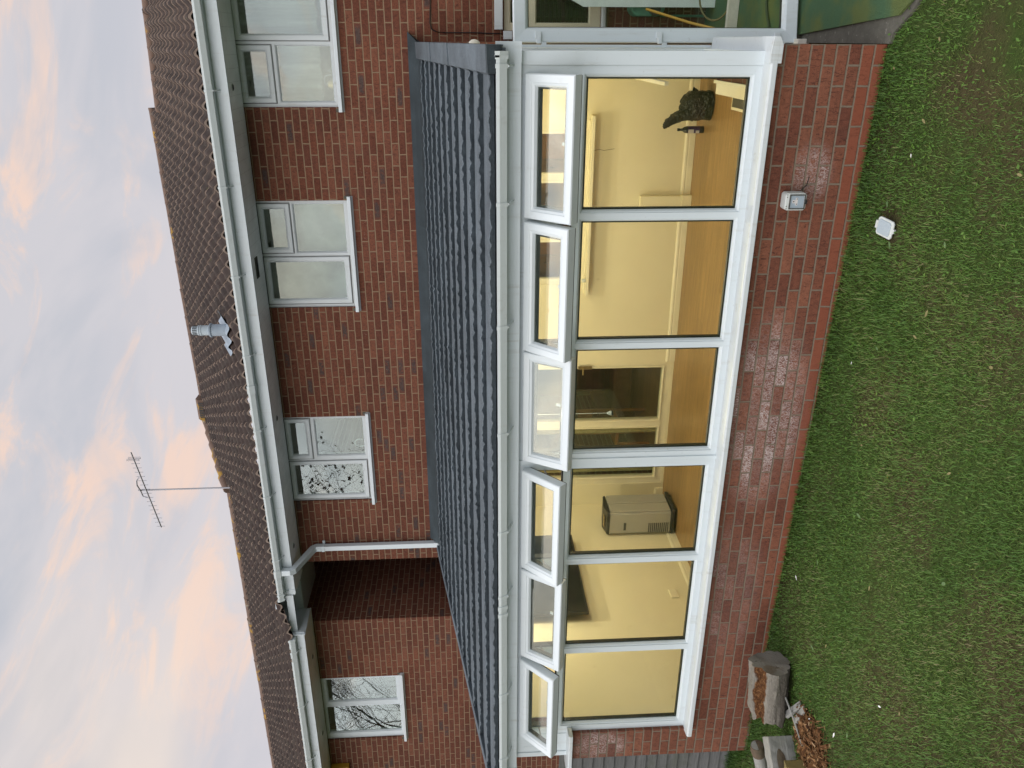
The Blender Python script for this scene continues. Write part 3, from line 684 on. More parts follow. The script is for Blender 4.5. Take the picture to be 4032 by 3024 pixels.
m.F(j, j+1, j+2, j+3); m.F(i+3, i+2, i+1, i); m.build('verge_end', M['flash'], roof)
m = MB(); prof = [(-5.86, .0), (-5.845, .042), (-5.90, .050), (-5.905, -.07), (-5.895, -.07), (-5.893, .035)]
i = m.P(*[onroof(a, -.01, b) for a, b in prof]); j = m.P(*[onroof(a, 3.70, b) for a, b in prof]); n = len(prof)
for k in range(n): m.F(i+k, i+(k+1) % n, j+(k+1) % n, j+k)
m.F(*[i+k for k in range(n)][::-1]); m.F(*[j+k for k in range(n)])
m.build('verge_trim', M['granule'], roof)
m = MB()
A = [(3.642, 2.972), (3.632, 2.974), (3.50, 2.868), (3.44, 2.852), (3.44, 2.842), (3.642, 2.842)]
i = m.P(*[(.085 if z > 2.95 else -.012, y, z) for y, z in A]); j = m.P(*[(-5.79, y, z) for y, z in A])
for k in range(6): m.F(i+k, i+(k+1) % 6, j+(k+1) % 6, j+k)
m.F(*range(i, i+6)); m.F(*range(j, j+6))
for xx in (-1.3, -2.74, -4.12): m.box(xx-.0015, xx+.0015, 3.52, 3.60, 2.8855, 2.9515) if False else None
m.build('flashing', M['flash'], roof)
tag(MB().lathe([(.012, -.01), (.026, .005), (.034, .03), (.030, .055), (.014, .075)], (-.012, 1.78, 2.318), 12).build('foam_blob', M['foam'], smooth=True), 'blob of cream expanding foam on the right edge of the charcoal roof', 'foam blob')

# --- inner window into the kitchen, and its board
m = MB(); m.box(-2.56, -.68, 3.44, 3.569, 1.118, 1.150); m.box(-2.50, -.73, 3.50, 3.569, 1.1505, 1.166); m.build('window_board', M['cream_gloss'], cons, bevel=.003)
m = MB(); m.grid_wall([KWIN[0], KWIN[1]], [KWIN[2], KWIN[3]], [(-2.393, -1.99, 1.235, 2.05), (-1.86, -1.362, 1.235, 2.05), (-1.255, -.865, 1.235, 2.05)], 3.585, 3.65)
for a, b in ((-2.393, -1.99), (-1.86, -1.362), (-1.255, -.865)): m.loop(a-.03, b+.03, 1.205, 2.08, [(0, 3.584), (0, 3.575), (.022, 3.575), (.03, 3.584)])
kw = m.build('inner_window', M['cream_gloss'], cons, bevel=.003)
m = MB()
for a, b in ((-2.393, -1.99), (-1.86, -1.362), (-1.255, -.865)): m.box(a-.01, b+.01, 3.615, 3.619, 1.225, 2.06)
m.build('pane', M['glass'], kw)
m = MB(); m.lathe([(.019, 0), (.021, .004), (.021, .036), (.017, .042)], (-2.385, 3.455, 1.152), 14); m.build('end_stop', M['socket'], kw, smooth=True)
# --- glazed doors into the living room
m = MB(); DX = [(-4.150, -3.478), (-4.590, -4.262), (-4.935, -4.700)]
m.grid_wall([DOOR[0], DOOR[1]], [DOOR[2], DOOR[3]], [(a, b, .185, 2.02) for a, b in DX], 3.575, 3.645)
for a, b in DX: m.loop(a-.02, b+.02, .165, 2.04, [(0, 3.574), (0, 3.560), (.014, 3.560), (.02, 3.574)])
pd = m.build('glazed_door', M['cream_gloss'], cons, bevel=.003)
for a, b in DX:
    m = MB(); m.box(a-.01, b+.01, 3.600, 3.604, .175, 2.03); m.build('pane', M['glass'], pd)
m = MB(); m.box(-3.475, -3.44, 3.545, 3.559, 1.02, 1.18); m.tube([(-3.455, 3.55, 1.13), (-3.455, 3.50, 1.13), (-3.52, 3.49, 1.13)], .009, 8); m.build('handle', M['brassy'], pd)
# --- garden door, swung open on its right-hand jamb
dd_ = Vector((math.cos(R(14)), math.sin(R(14)), 0)); nn = Vector((-dd_.y, dd_.x, 0))
T = Matrix(((dd_.x, nn.x, 0, .002), (dd_.y, nn.y, 0, 1.19), (0, 0, 1, 0), (0, 0, 0, 1)))
m = MB(T); m.loop(.0, .86, .066, 2.088, [(0, 0), (0, .065), (.106, .065), (.106, .028), (.094, .008), (.082, .0), (.006, -.006)]); dr = m.build('garden_door', M['upvc'], cons, bevel=.003)
m = MB(T); m.box(.10, .76, .030, .034, .165, 1.99); m.build('pane', M['glass'], dr)
m = MB(T); m.loop(.104, .756, .170, 1.984, [(0, .0355), (0, .060), (.008, .060), (.008, .0355)]); m.box(-.0025, -.0003, .004, .062, .072, 2.082); m.build('gasket', M['black'], dr)  # ring is the gasket; black strip added to darken the lit hinge edge
for zh in (1.915, 1.062, .215):
    m = MB(T); m.box(.022, .068, -.022, -.008, zh-.022, zh+.022); m.box(-.012, .030, -.024, -.010, zh-.020, zh+.012); m.box(-.020, -.002, -.018, .004, zh-.058, zh-.022); m.build('hinge', M['upvc_new'], dr, bevel=.004)
m = MB(); m.box(-.10, -.035, 1.121, 1.19, .09, 2.113); m.box(-.10, -.035, 2.03, 2.079, .09, 2.113); m.box(-.10, -.035, 1.191, 2.029, 2.05, 2.113); m.box(-.028, -.012, 1.125, 1.16, .70, 2.11); m.build('door_frame', M['upvc'], cons, bevel=.003)
m = MB(); m.box(-.12, .03, 1.121, 2.079, .0, .088); m.build('door_threshold', M['whitewood'], cons, bevel=.004)

# --- downlights in the ceiling
for (lx, ly) in ((-4.72, 1.5), (-4.0, 2.5), (-2.9, 1.2), (-2.2, 2.6), (-1.2, 1.5), (-.9, 2.8)):
    cz = 2.13 + (ly-.10)*.53/3.47
    m = MB(); m.lathe([(.045, -.012), (.052, -.004), (.052, .02)], (lx, ly, cz), 20); dl = m.build('downlight', M['upvc_new'], cons, smooth=True)
    m = MB(); m.lathe([(.036, -.0165), (.036, -.0125)], (lx, ly, cz), 16); m.build('lamp', M['bulb'], dl)
    ld = bpy.data.lights.new('downlight_lamp', 'POINT'); ld.energy = 33; ld.color = (1.0, .895, .64); ld.shadow_soft_size = .03
    lo = bpy.data.objects.new('downlight_lamp', ld); C.objects.link(lo); lo.location = (lx, ly, cz-.06)

# ------------------------------------------------------------------ the house behind it
HY = 3.645
house = thing('brick_house', 'red brick house with brown tiled roof and three white upstairs windows, behind the conservatory', 'house', loc=(-2.5, 3.645, 0))
W1 = (-.608, 1.22, 3.690, 4.634); W2 = (-2.705, -1.534, 3.682, 4.634); W3 = (-5.20, -4.05, 3.672, 4.634); WK = (.10, 1.35, 1.08, 2.03)
DOORH = (DOOR[0], DOOR[1], DOOR[2], DOOR[3]); KWH = KWIN
m = MB(); m.grid_wall([-6.098, 4.5], [-.4, 4.66], [W1, W2, W3, WK, (DOOR[0], DOOR[1], .08, 2.11), KWIN], HY, HY+.28)
m.box(-6.098, -5.85, HY+.281, 11, -.4, 4.9); m.box(4.25, 4.5, HY+.281, 11, -.4, 4.9); m.box(-6.0, 4.4, 10.8, 11, -.4, 4.9)
m.build('wall', M['brick'], house)
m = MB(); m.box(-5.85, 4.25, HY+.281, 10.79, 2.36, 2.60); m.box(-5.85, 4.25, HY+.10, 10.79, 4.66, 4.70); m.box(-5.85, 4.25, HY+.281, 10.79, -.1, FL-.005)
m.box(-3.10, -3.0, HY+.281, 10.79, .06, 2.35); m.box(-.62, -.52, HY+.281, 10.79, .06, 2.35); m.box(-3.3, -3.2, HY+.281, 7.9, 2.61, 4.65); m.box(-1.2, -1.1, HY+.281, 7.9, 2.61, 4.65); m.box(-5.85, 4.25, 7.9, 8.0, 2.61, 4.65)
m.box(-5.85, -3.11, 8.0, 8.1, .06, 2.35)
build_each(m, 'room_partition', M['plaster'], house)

def hwin(x0, x1, z0, z1, lights, parent, wm, pm, sill=True, y=HY+.025):
    """lights: list of (x0,x1,z0,z1,kind) glass rectangles; kind f fixed, o opening sash"""
    m = MB(); m.grid_wall([x0, x1], [z0, z1], [(a-.016, b+.016, c-.016, d+.016) for a, b, c, d, k in lights], y, y+.07)
    for a, b, c, d, k in lights:
        if k == 'f': m.loop(a-.016, b+.016, c-.016, d+.016, [(0, y+.004), (0, y+.06), (.016, y+.06), (.016, y+.022), (.008, y+.008)])
    fr = m.build('window', wm, parent, bevel=.003)
    for a, b, c, d, k in lights:
        if k == 'o':
            e = .062
            m = MB(); m.loop(a-e, b+e, c-e, d+e, [(0, y-.001), (0, y+.02), (e, y+.02), (e, y+.006), (e-.012, y-.010), (e-.022, y-.016), (.006, y-.016)]); m.build('sash', wm, fr, bevel=.002)
            m = MB(); m.loop(a-e-.006, b+e+.006, c-e-.006, d+e+.006, [(0, y-.003), (0, y), (.0055, y), (.0055, y-.003)]); m.build('gasket', M['grey_dark'], fr)
    for a, b, c, d, k in lights:
        m = MB(); yy = y+(.004 if k == 'o' else .020); m.box(a-.008, b+.008, yy, yy+.004, c-.008, d+.008); m.build('pane', pm, fr)
    if sill:
        m = MB(); m.prism([(HY-.052, z0-.040), (HY-.052, z0-.012), (HY-.046, z0-.004), (y+.0, z0+.0), (y+.07, z0-.001), (y+.07, z0-.06), (HY+.002, z0-.06), (HY-.02, z0-.042)], x0-.045, x1+.045); m.build('sill', M['upvc_new'], fr, bevel=.002)
        m = MB()
        for ex in (x0-.046, x1+.016): m.box(ex, ex+.032, HY-.006, HY+.02, z0-.012, z0+.028)
        build_each(m, 'sill_mortar', M['concrete'], fr)
    return fr
hwin(*W1, [(-.508, -.097, 4.361, 4.572, 'o'), (-.550, -.046, 3.735, 4.248, 'f'), (.065, 1.14, 3.793, 4.573, 'o')], house, M['upvc_old'], M['glass_up'])
hwin(*W2, [(-2.032, -1.625, 4.355, 4.566, 'o'), (-2.082, -1.579, 3.732, 4.251, 'f'), (-2.604, -2.198, 3.771, 4.565, 'o')], house, M['upvc_old'], M['glass_up'])
hwin(*W3, [(-4.555, -4.141, 4.394, 4.566, 'o'), (-4.571, -4.095, 3.719, 4.272, 'f'), (-5.112, -4.710, 3.758, 4.566, 'o')], house, M['upvc_old'], M['glass_up'])
hwin(*WK, [(.172, .75, 1.195, 1.708, 'f'), (.82, 1.28, 1.195, 1.70, 'f'), (.172, .75, 1.80, 1.96, 'f')], house, M['cream_gloss'], M['glass'])

# eaves
def eave(parent, x0, x1, yf, zb, gy, gzb, gzt, brackets, couplers, ends, capx, vents):
    m = MB(); m.box(x0, x1, yf, yf+.020, zb-.003, gzb+.004); m.box(capx-.012, capx+.028, yf-.004, yf+.03, zb-.007, gzb+.004); m.build('fascia', M['upvc'], parent, bevel=.002)
    m = MB(); m.box(x0, x1, yf+.0205, HY-.001, zb, zb+.010); so = m.build('soffit', M['soffit'], parent)
    for vx, vy, big in vents:
        m = MB()
        if big: m.box(vx-.11, vx+.11, vy-.045, vy+.045, zb-.010, zb-.0005); m.k = 1; [m.box(vx-.09, vx+.09, vy-.034+q*.02, vy-.026+q*.02, zb-.013, zb-.0105) for q in range(4)]
        else: m.lathe([(.035, -.006), (.035, -.0005)], (vx, vy, zb), 18); m.k = 1; m.lathe([(.027, -.008), (.027, -.0065)], (vx, vy, zb), 16)
        m.build('soffit_vent', [M['concrete'] if big else M['socket'], M['black']], so)
    gutter('gutter', x0+.0, x1, gy, gzb, gzt, yf-gy-.008, M['gutter'], parent, brackets, couplers, ends)
eave(house, -6.235, 4.6, 3.17, 4.628, 3.055, 4.745, 4.812, [-.421, -1.299, -2.188, -3.048, -3.93, -4.78, -5.657, -6.165, .5, 1.4], [(-3.475, -3.385), (-5.90, -5.80)], [-6.235], -6.19,
     [(-.404, 3.33, 0), (-3.917, 3.36, 0), (-5.656, 3.37, 0), (-2.164, 3.35, 1)])
# downpipe
m = MB(); dx = -5.852
def sq(mm, pts, h=.033):
    rings = []
    for k, p in enumerate(pts):
        p = Vector(p); d = (Vector(pts[min(k+1, len(pts)-1)]) - Vector(pts[max(k-1, 0)])).normalized(); u = d.cross(Vector((1, 0, 0))).normalized()
        rings.append(mm.P(p+Vector((-h, 0, 0))+u*h, p+Vector((h, 0, 0))+u*h, p+Vector((h, 0, 0))-u*h, p+Vector((-h, 0, 0))-u*h))
    for a, b in zip(rings[:-1], rings[1:]):
        for q in range(4): mm.F(a+q, a+(q+1) % 4, b+(q+1) % 4, b+q)
    mm.F(*range(rings[0], rings[0]+4)); mm.F(*range(rings[-1], rings[-1]+4))
sq(m, [(dx, 3.590, 2.70), (dx, 3.590, 4.395)]); dp = m.build('downpipe', M['upvc_new'], house, bevel=.003)
m = MB(); sq(m, [(dx, 3.590, 4.34), (dx, 3.590, 4.405), (dx, 3.565, 4.44), (dx, 3.14, 4.605), (dx, 3.115, 4.64), (dx, 3.115, 4.75)], .036); m.build('swan_neck', M['upvc'], dp, bevel=.003)
m = MB(); m.box(dx-.040, dx+.040, 3.550, 3.628, 4.30, 4.335); m.box(dx+.040, dx+.075, 3.625, 3.643, 4.30, 4.33); m.box(dx-.05, dx-.04, 3.62, 3.643, 4.302, 4.33); m.build('pipe_bracket', M['upvc'], dp, bevel=.002)

# roofs: double-roll concrete tiles, 25 degrees
TH = R(25); CT, ST = math.cos(TH), math.sin(TH); TG = .343
def tiles(name, x0, x1, Lf, y0, z0, parent, seed=1, drop=None):
    rr = np.random.default_rng(seed); m = MB(); xs = np.arange(x0, x1+.004, .01875); n = len(xs)
    L = np.array([Lf(x) for x in xs])
    dz = np.array([drop(x) for x in xs]) if drop else 0*xs
    ph = (xs / .15); fr = ph - np.floor(ph)
    wave = np.where(fr < .62, np.sin(np.pi*fr/.62)**1.15, -.32*np.sin(np.pi*(fr-.62)/.38))*.040
    kmax = int(L.max()/TG)+1
    def P(x, s, h, d): return (float(x), y0 + s*CT - h*ST, z0 + s*ST + h*CT + d)
    for k in range(kmax):
        s0, s1 = k*TG, (k+1)*TG+.05
        tid = np.floor(xs/.30).astype(int); tr = rr.normal(0, 1, tid.max()-tid.min()+1)[tid-tid.min()]; ts = rr.normal(0, .006, tid.max()-tid.min()+1)[tid-tid.min()]
        lift = .029 + .002*tr
        prof = [(s0+ts, wave*.9+.004), (s0+ts, wave+lift-.006), (s0+ts+.008, wave+lift), (0*xs+min(s1, 99), wave+.006)]
        ids = []
        for (a, h) in prof:
            i0 = len(m.v)
            for q in range(n): m.v.append(P(xs[q], min(a[q], L[q]), h[q], dz[q]))
            ids.append(i0)
        for w_, (a, b) in enumerate(zip(ids[:-1], ids[1:])):
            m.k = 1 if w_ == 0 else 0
            for q in range(n-1):
                if max(L[q], L[q+1]) > s0+.01: m.F(a+q, a+q+1, b+q+1, b+q)
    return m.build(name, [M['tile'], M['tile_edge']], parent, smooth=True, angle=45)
RYH, RZH = 3.075, 4.800
def L_main(x):
    if x > -.93: return max(4.44 - (x+.93)*.50, 3.0)
    if x > -5.95: return 5.34 + (x+.95)*.042
    return max(5.12 - (-5.95-x)*2.05, 3.55)
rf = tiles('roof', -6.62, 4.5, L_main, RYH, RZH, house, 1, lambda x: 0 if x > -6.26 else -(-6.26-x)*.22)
def rp(x, s, h): return Vector((x, RYH + s*CT - h*ST, RZH + s*ST + h*CT))
def ridge(pts, parent, r=.085, seg=.45):
    m = MB(); rr = random.Random(4); pts = [Vector(p) for p in pts]
    for a, b in zip(pts[:-1], pts[1:]):
        n = max(1, int((b-a).length/seg))
        for k in range(n):
            p, q = a.lerp(b, k/n), a.lerp(b, (k+1)/n); j = Vector((0, 0, rr.uniform(-.006, .006)))
            m.tube([p+j, p.lerp(q, .12)+j, q+j*.5], [r*1.06, r, r*.99], 10)
    return m.build('ridge_tile', M['ridge'], parent, smooth=True, angle=50)
ridge([rp(4.4, 1.85, -.02), rp(-.90, 4.42, -.02)], rf, .085)
ridge([rp(-.93, 5.34, -.02), rp(-5.55, 5.15, -.02)], rf, .09)
m = MB()
for (xa_, xb_, sa_, sb_) in ((-5.95, -6.12, 5.13, 4.85), (-6.12, -6.22, 4.85, 4.55), (-6.22, -6.33, 4.58, 4.30), (-6.33, -6.42, 4.36, 4.08), (-6.42, -6.52, 4.14, 3.86), (-6.52, -6.62, 3.92, 3.62)):
    m.tube([rp(xa_, sa_, .02), rp(xb_, sb_, .005)], [.085, .075], 8)
m.build('hip_tile', M['ridge'], rf, smooth=True, angle=50)
# back slope, so the roof has a far side
m = MB()
for xa_, xb_ in ((-.93, 4.5), (-5.95, -.93)):
    s = L_main((xa_+xb_)/2)-.08; a, b = rp(xa_, s, -.02), rp(xb_, s, -.02); m.quad(a, b, b+Vector((0, 6, -2.8)), a+Vector((0, 6, -2.8)))
m.quad(rp(-.93, 4.4, -.03), rp(-.93, 5.33, .05), rp(-.93, 5.33, .05)+Vector((0, 1, -.45)), rp(-.93, 4.4, -.03)+Vector((0, 1.5, -.4))); m.build('rear_slope', M['tile'], rf)
# ridge ventilator
m = MB(); a = rp(-5.62, 5.18, 0); T_ = Matrix.Translation(rp(-5.78, 5.16, .0)) ; m = MB(T_)
m.prism([(-.16, -.12), (-.16, .055), (-.10, .105), (.10, .105), (.16, .055), (.16, -.12)], -.19, .19)
m.k = 1; m.box(-.15, .14, -.166, -.1605, -.03, .050); m.k = 0
for q in range(9): m.box(-.145+q*.032, -.138+q*.032, -.170, -.1665, -.03, .050)
m.build('ridge_vent', [M['ridge'], M['black']], rf, bevel=.006)
# soil vent pipe through the lower courses
vp = thing('vent_pipe', 'grey soil vent pipe with slotted cowl poking through the brown tiles', 'vent pipe', loc=(-2.955, 3.66, 5.05))
m = MB(); m.lathe([(.066, -.06), (.066, .19), (.078, .20), (.078, .215), (.062, .225)], (-2.955, 3.66, 5.09), 22); m.build('pipe_sleeve', M['lead'], vp, smooth=True)
m = MB(); m.lathe([(.056, .20), (.056, .30), (.060, .305), (.060, .325)], (-2.955, 3.66, 5.09), 22); m.build('pipe', M['pipe'], vp, smooth=True)
m = MB(); m.lathe([(.060, .33), (.054, .345), (.054, .40), (.044, .412)], (-2.955, 3.66, 5.09), 22); m.k = 1
for q in range(18):
    an = q*2*math.pi/18; m.T = Matrix.Translation((-2.955, 3.66, 5.09)) @ Matrix.Rotation(an, 4, 'Z'); m.box(-.004, .004, .0535, .0565, .350, .398)
m.T = None; m.build('cowl', [M['pipe'], M['black']], vp, smooth=True)
m = MB(); xs = np.linspace(-3.22, -2.80, 29); rows = []
for s_ in (.50, .62, .74, .96):
    i0 = len(m.v)
    for x in xs:
        f = x/.15 - math.floor(x/.15); wv = (math.sin(math.pi*f/.62)**1.15 if f < .62 else -.32*math.sin(math.pi*(f-.62)/.38))*.030
        m.v.append(tuple(rp(x, s_ + .035*math.sin(x*14+s_*5), wv + .052 - .004*math.cos(x*40))))
    rows.append(i0)
for a, b in zip(rows[:-1], rows[1:]):
    for q in range(28): m.F(a+q, a+q+1, b+q+1, b+q)
m.build('lead_slate', M['lead'], vp, smooth=True, angle=0)

# ------------------------------------------------------------------ the neighbour on the left
nb = thing('brick_house', 'red brick house on the left with one upstairs window, beyond the dark passage', 'house', loc=(-9.2, 3.645, 0))
W4 = (-9.20, -8.05, 3.485, 4.578)
m = MB(); m.grid_wall([-16, -7.058], [-.4, 4.60], [W4], HY, HY+.28); m.build('wall', M['brick_left'], nb)
m = MB(); m.box(-7.22, -7.055, HY+.003, 11, -.4, 4.9); m.build('side_wall', M['brick_side'], nb)
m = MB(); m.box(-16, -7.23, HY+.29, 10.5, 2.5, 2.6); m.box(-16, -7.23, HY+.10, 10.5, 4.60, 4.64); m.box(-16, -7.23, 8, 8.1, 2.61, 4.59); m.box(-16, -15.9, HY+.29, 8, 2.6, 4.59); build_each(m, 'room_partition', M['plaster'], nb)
hwin(*W4, [(-8.496, -8.113, 3.555, 4.500, 'f'), (-9.086, -8.616, 3.519, 4.537, 'f')], nb, M['upvc'], M['glass_up'])
eave(nb, -16, -6.83, 3.13, 4.578, 3.035, 4.680, 4.750, [-7.043, -7.943, -8.91, -9.8], [], [-6.85], -6.815, [(-7.434, 3.40, 0), (-8.817, 3.42, 0)])
m = MB(); i = [(3.10, 4.556), (3.60, 4.574), (3.60, 4.93), (3.10, 4.70)]; m.prism(i, -6.80, -6.812, 'x'); m.build('eave_end_box', M['upvc'], nb, bevel=.002)
m = MB(); m.box(-6.795, -6.24, 3.16, 3.175, 4.655, 4.74); m.box(-6.80, -6.20, 3.60, 3.62, 4.66, 5.02); m.box(-7.05, -6.10, 3.63, 4.6, 4.70, 4.715); build_each(m, 'passage_board', M['upvc'], nb)
L_nb = lambda x: 3.93 + (-6.6-x)*.0 if x < -6.62 else 3.6
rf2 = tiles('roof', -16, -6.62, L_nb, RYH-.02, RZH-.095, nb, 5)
def rp2(x, s, h): return Vector((x, RYH-.02 + s*CT - h*ST, RZH-.095 + s*ST + h*CT))
ridge([rp2(-6.58, 3.90, .0), rp2(-16, 3.95, .0)], rf2, .095)
m = MB(); a, b = rp2(-6.62, 3.85, -.02), rp2(-16, 3.85, -.02); m.quad(a, b, b+Vector((0, 6, -2.8)), a+Vector((0, 6, -2.8))); m.build('rear_slope', M['tile'], rf2)
m = MB(); m.box(-9.80, -9.672, 3.56, HY-.001, 4.305, 4.56); m.k = 1; m.box(-9.775, -9.70, 3.5575, 3.5595, 4.34, 4.44); tag(m.build('alarm_box', [M['amber'], M['cream_gloss']], bevel=.008), 'yellow alarm box under the soffit of the left house', 'alarm box')

# ------------------------------------------------------------------ aerial
ae = thing('tv_aerial', 'thin metal television aerial with many rods on a tall mast above the left roof', 'aerial', loc=(-6.206, 5.722, 5.95))
AY = 5.722
m = MB(); m.tube([(-6.206, AY, 5.95), (-6.207, AY, 7.44)], .0125, 8); m.build('mast', M['alu'], ae, smooth=True)
A0, A1 = Vector((-5.56, AY, 7.428)), Vector((-6.811, AY-.10, 7.172)); bd = (A1-A0)
m = MB(); m.tube([A0, A1], .010, 6); m.build('boom', M['alu'], ae)
m = MB(); m.tube([A0+bd*.33, (-5.99, AY-.01, 7.395), (-6.033, AY-.02, 7.426), (-6.10, AY-.03, 7.43), (-6.207, AY-.02, 7.40), (-6.30, AY-.03, 7.375), A0+bd*.60], .010, 6); m.build('cradle', M['alu'], ae)
for q, t in enumerate(np.linspace(.09, .985, 17)):
    p = A0 + bd*float(t); h = .082 if q == 0 else .060
    m = MB(); m.tube([p+Vector((.0, 0, h)), p-Vector((.0, 0, h))], .0042, 5); m.box(p.x-.012, p.x+.012, AY-.12, AY+.02, p.z-.008, p.z+.012) if False else None; m.build('rod', M['alu'], ae)
m = MB(); p = A0+bd*.085
for k in range(2):
    o_ = Vector((0, .03, 0))*(1 if k else -1); m.tube([p+o_+Vector((.012, 0, .085)), p+o_+Vector((-.012, 0, .09)), p+o_+Vector((-.014, 0, -.09)), p+o_+Vector((.012, 0, -.085)), p+o_+Vector((.012, 0, .085))], .005, 5)
m.build('dipole', M['alu'], ae)

# ------------------------------------------------------------------ fence on the left
fe = thing('fence', 'weathered grey horizontal board fence beside the left corner of the conservatory', 'fence', loc=(-6.6, .32, 0))
zz = .0; rr = random.Random(9)
for k in range(18):
    z0 = -.05 + k*.097; m = MB(); m.prism([(.292, z0), (.316, z0+.108), (.324, z0+.108), (.312, z0)], -8.4, -5.60+rr.uniform(-.006, .006)); m.build('board', M['fence'], fe)
m = MB(); m.box(-8.5, -8.4, .28, .38, -.1, 1.75); m.build('post', M['fence'], fe)

# ------------------------------------------------------------------ things inside the conservatory and the rooms
ac = thing('air_conditioner', 'champagne grey portable air conditioner with black top standing in the far corner', 'air conditioner', loc=(-5.16, 3.1, FL))
def rbox(x0, x1, y0, y1, c): return [(x0+c, y0), (x1-c, y0), (x1, y0+c), (x1, y1-c), (x1-c, y1), (x0+c, y1), (x0, y1-c), (x0, y0+c)]
m = MB(); m.prism(rbox(-5.285, -5.005, 2.86, 3.24, .012), .125, .845, 'z'); m.build('body', M['grey_body'], ac, bevel=.008)
m = MB(); m.prism(rbox(-5.003, -4.985, 2.872, 3.045, .006), .135, .835, 'z'); m.prism(rbox(-5.003, -4.985, 3.055, 3.235, .006), .135, .835, 'z'); m.build('front_panel', M['grey_body'], ac, bevel=.006)
m = MB(); m.prism([(2.85, .845), (2.87, .875), (3.02, .905), (3.22, .875), (3.245, .845)], -5.29, -4.99, 'x'); m.build('top_console', M['dark_plastic'], ac, bevel=.008)
m = MB(); m.box(-5.23, -5.08, 2.93, 3.01, .8925, .899); m.build('control_panel', M['brassy'], ac)
m = MB(); m.prism(rbox(-5.30, -4.96, 2.84, 3.26, .02), FL+.03, .1245, 'z'); m.build('base', M['dark_plastic'], ac, bevel=.006)
for qx in (-5.26, -5.0):
    for qy in (2.9, 3.2): m = MB(); m.lathe([(.012, -.013), (.016, 0), (.012, .013)], (qx, qy, FL+.016), 12, 'y'); m.build('castor', M['dark_plastic'], ac)
m = MB()
for q in range(11): m.box(-5.275+.002, -5.145, 2.8555, 2.8605, .150+q*.0225, .161+q*.0225)
m.build('grille', M['grey_dark'], ac)
m = MB(); m.box(-5.235, -5.135, 2.8560, 2.8602, .650, .678); m.build('handle', M['grey_dark'], ac)
m = MB(); m.lathe([(.06, 0), (.075, .01), (.075, .02)], (-5.295, 3.1, .30), 18, 'y'); m.build('hose_outlet', M['grey_body'], ac)

tv = thing('television', 'large black flat television mounted high on the left wall of the conservatory', 'television', loc=(-5.24, 2.1, 1.68))
m = MB(); m.box(-5.245, -5.205, 1.43, 2.765, 1.300, 2.075); m.build('casing', M['dark_plastic'], tv, bevel=.004)
m = MB(); m.box(-5.2045, -5.202, 1.442, 2.753, 1.318, 2.063); m.build('screen', M['tv'], tv)
m = MB(); m.box(-5.3185, -5.246, 1.95, 2.25, 1.5, 1.85); m.build('wall_mount', M['grey_dark'], tv)
m = MB(); m.box(-5.2015, -5.2005, 2.66, 2.72, 1.97, 2.03); m.build('energy_sticker', M['label_white'], tv)

def blob(name, c, rad, seed, mt, amp=.18, sub=4):
    bm = bmesh.new(); bmesh.ops.create_icosphere(bm, subdivisions=sub, radius=1.0); rr = random.Random(seed)
    ks = [(Vector((rr.uniform(-1, 1), rr.uniform(-1, 1), rr.uniform(-1, 1))).normalized(), rr.uniform(2, 7), rr.uniform(0, 6.3)) for _ in range(9)]
    for v in bm.verts:
        p = v.co.copy(); f = 1 + amp*sum(abs(math.sin(k*p.dot(d)+o))-.6 for d, k, o in ks)/4
        q = Vector((p.x*rad[0], p.y*rad[1], p.z*rad[2]))*f; q.z = max(q.z, -rad[2]*.93); v.co = q
    me = bpy.data.meshes.new(name); bm.to_mesh(me); bm.free(); me.materials.append(mt); me.polygons.foreach_set('use_smooth', [True]*len(me.polygons)); me.set_sharp_from_angle(angle=R(25))
    o = bpy.data.objects.new(name, me); C.objects.link(o); o.location = c; return o
bag = thing('bin_bag', 'crumpled black plastic bin bag standing on the wooden floor beside a bottle', 'bin bag', loc=(-.55, 3.1, FL))
def film(name, c, rings, seed, flat=1.0):
    """crumpled film: stacked rings (height, rx, ry, dx, dy) with sharp random pleats"""
    rq = random.Random(seed); m = MB(); n = 26; ids = []
    pl = [(rq.uniform(0, 6.28), rq.uniform(.10, .30), rq.uniform(-.10, .12)) for _ in range(16)]
    K = []
    for q in range(len(rings)-1):
        for t in range(3): K.append(tuple(a+(b-a)*t/3 for a, b in zip(rings[q], rings[q+1])))
    K.append(rings[-1])
    for k, (h, rx, ry, dx_, dy_) in enumerate(K):
        i0 = len(m.v)
        for q in range(n):
            a = 2*math.pi*q/n; f = 1.0
            for (c0, wd, am) in pl:
                dlt = abs((a - c0 - .06*math.sin(k*.9+c0*5) + math.pi) % (2*math.pi) - math.pi); f += am*max(0, 1-dlt/wd)
            f += rq.uniform(-.075, .075); ca, sa = math.cos(a), math.sin(a); e = .72
            m.v.append((c[0]+dx_+rx*f*math.copysign(abs(ca)**e, ca), c[1]+dy_+ry*f*math.copysign(abs(sa)**e, sa), c[2]+h+rq.uniform(-.010, .010)*(k > 0)))
        ids.append(i0)
    for a, b in zip(ids[:-1], ids[1:]):
        for q in range(n): m.F(a+q, a+(q+1) % n, b+(q+1) % n, b+q)
    m.F(*range(ids[0], ids[0]+n)); m.F(*range(ids[-1], ids[-1]+n))
    return m.build(name, M['bag'], bag)
film('sack', (-.555, 3.12, FL), [(.0, .105, .10, 0, 0), (.02, .130, .12, 0, 0), (.15, .134, .125, 0, 0), (.22, .128, .115, -.005, 0), (.265, .105, .09, -.012, 0), (.292, .06, .06, -.03, 0), (.30, .02, .02, -.03, 0)], 3)
film('loose_neck', (-.630, 3.10, FL+.20), [(.0, .06, .06, 0, 0), (.07, .055, .06, -.012, 0), (.13, .052, .05, -.030, -.01), (.185, .050, .042, -.06, -.01), (.225, .042, .035, -.088, -.02), (.25, .038, .02, -.10, -.02), (.262, .012, .008, -.105, -.02)], 8)
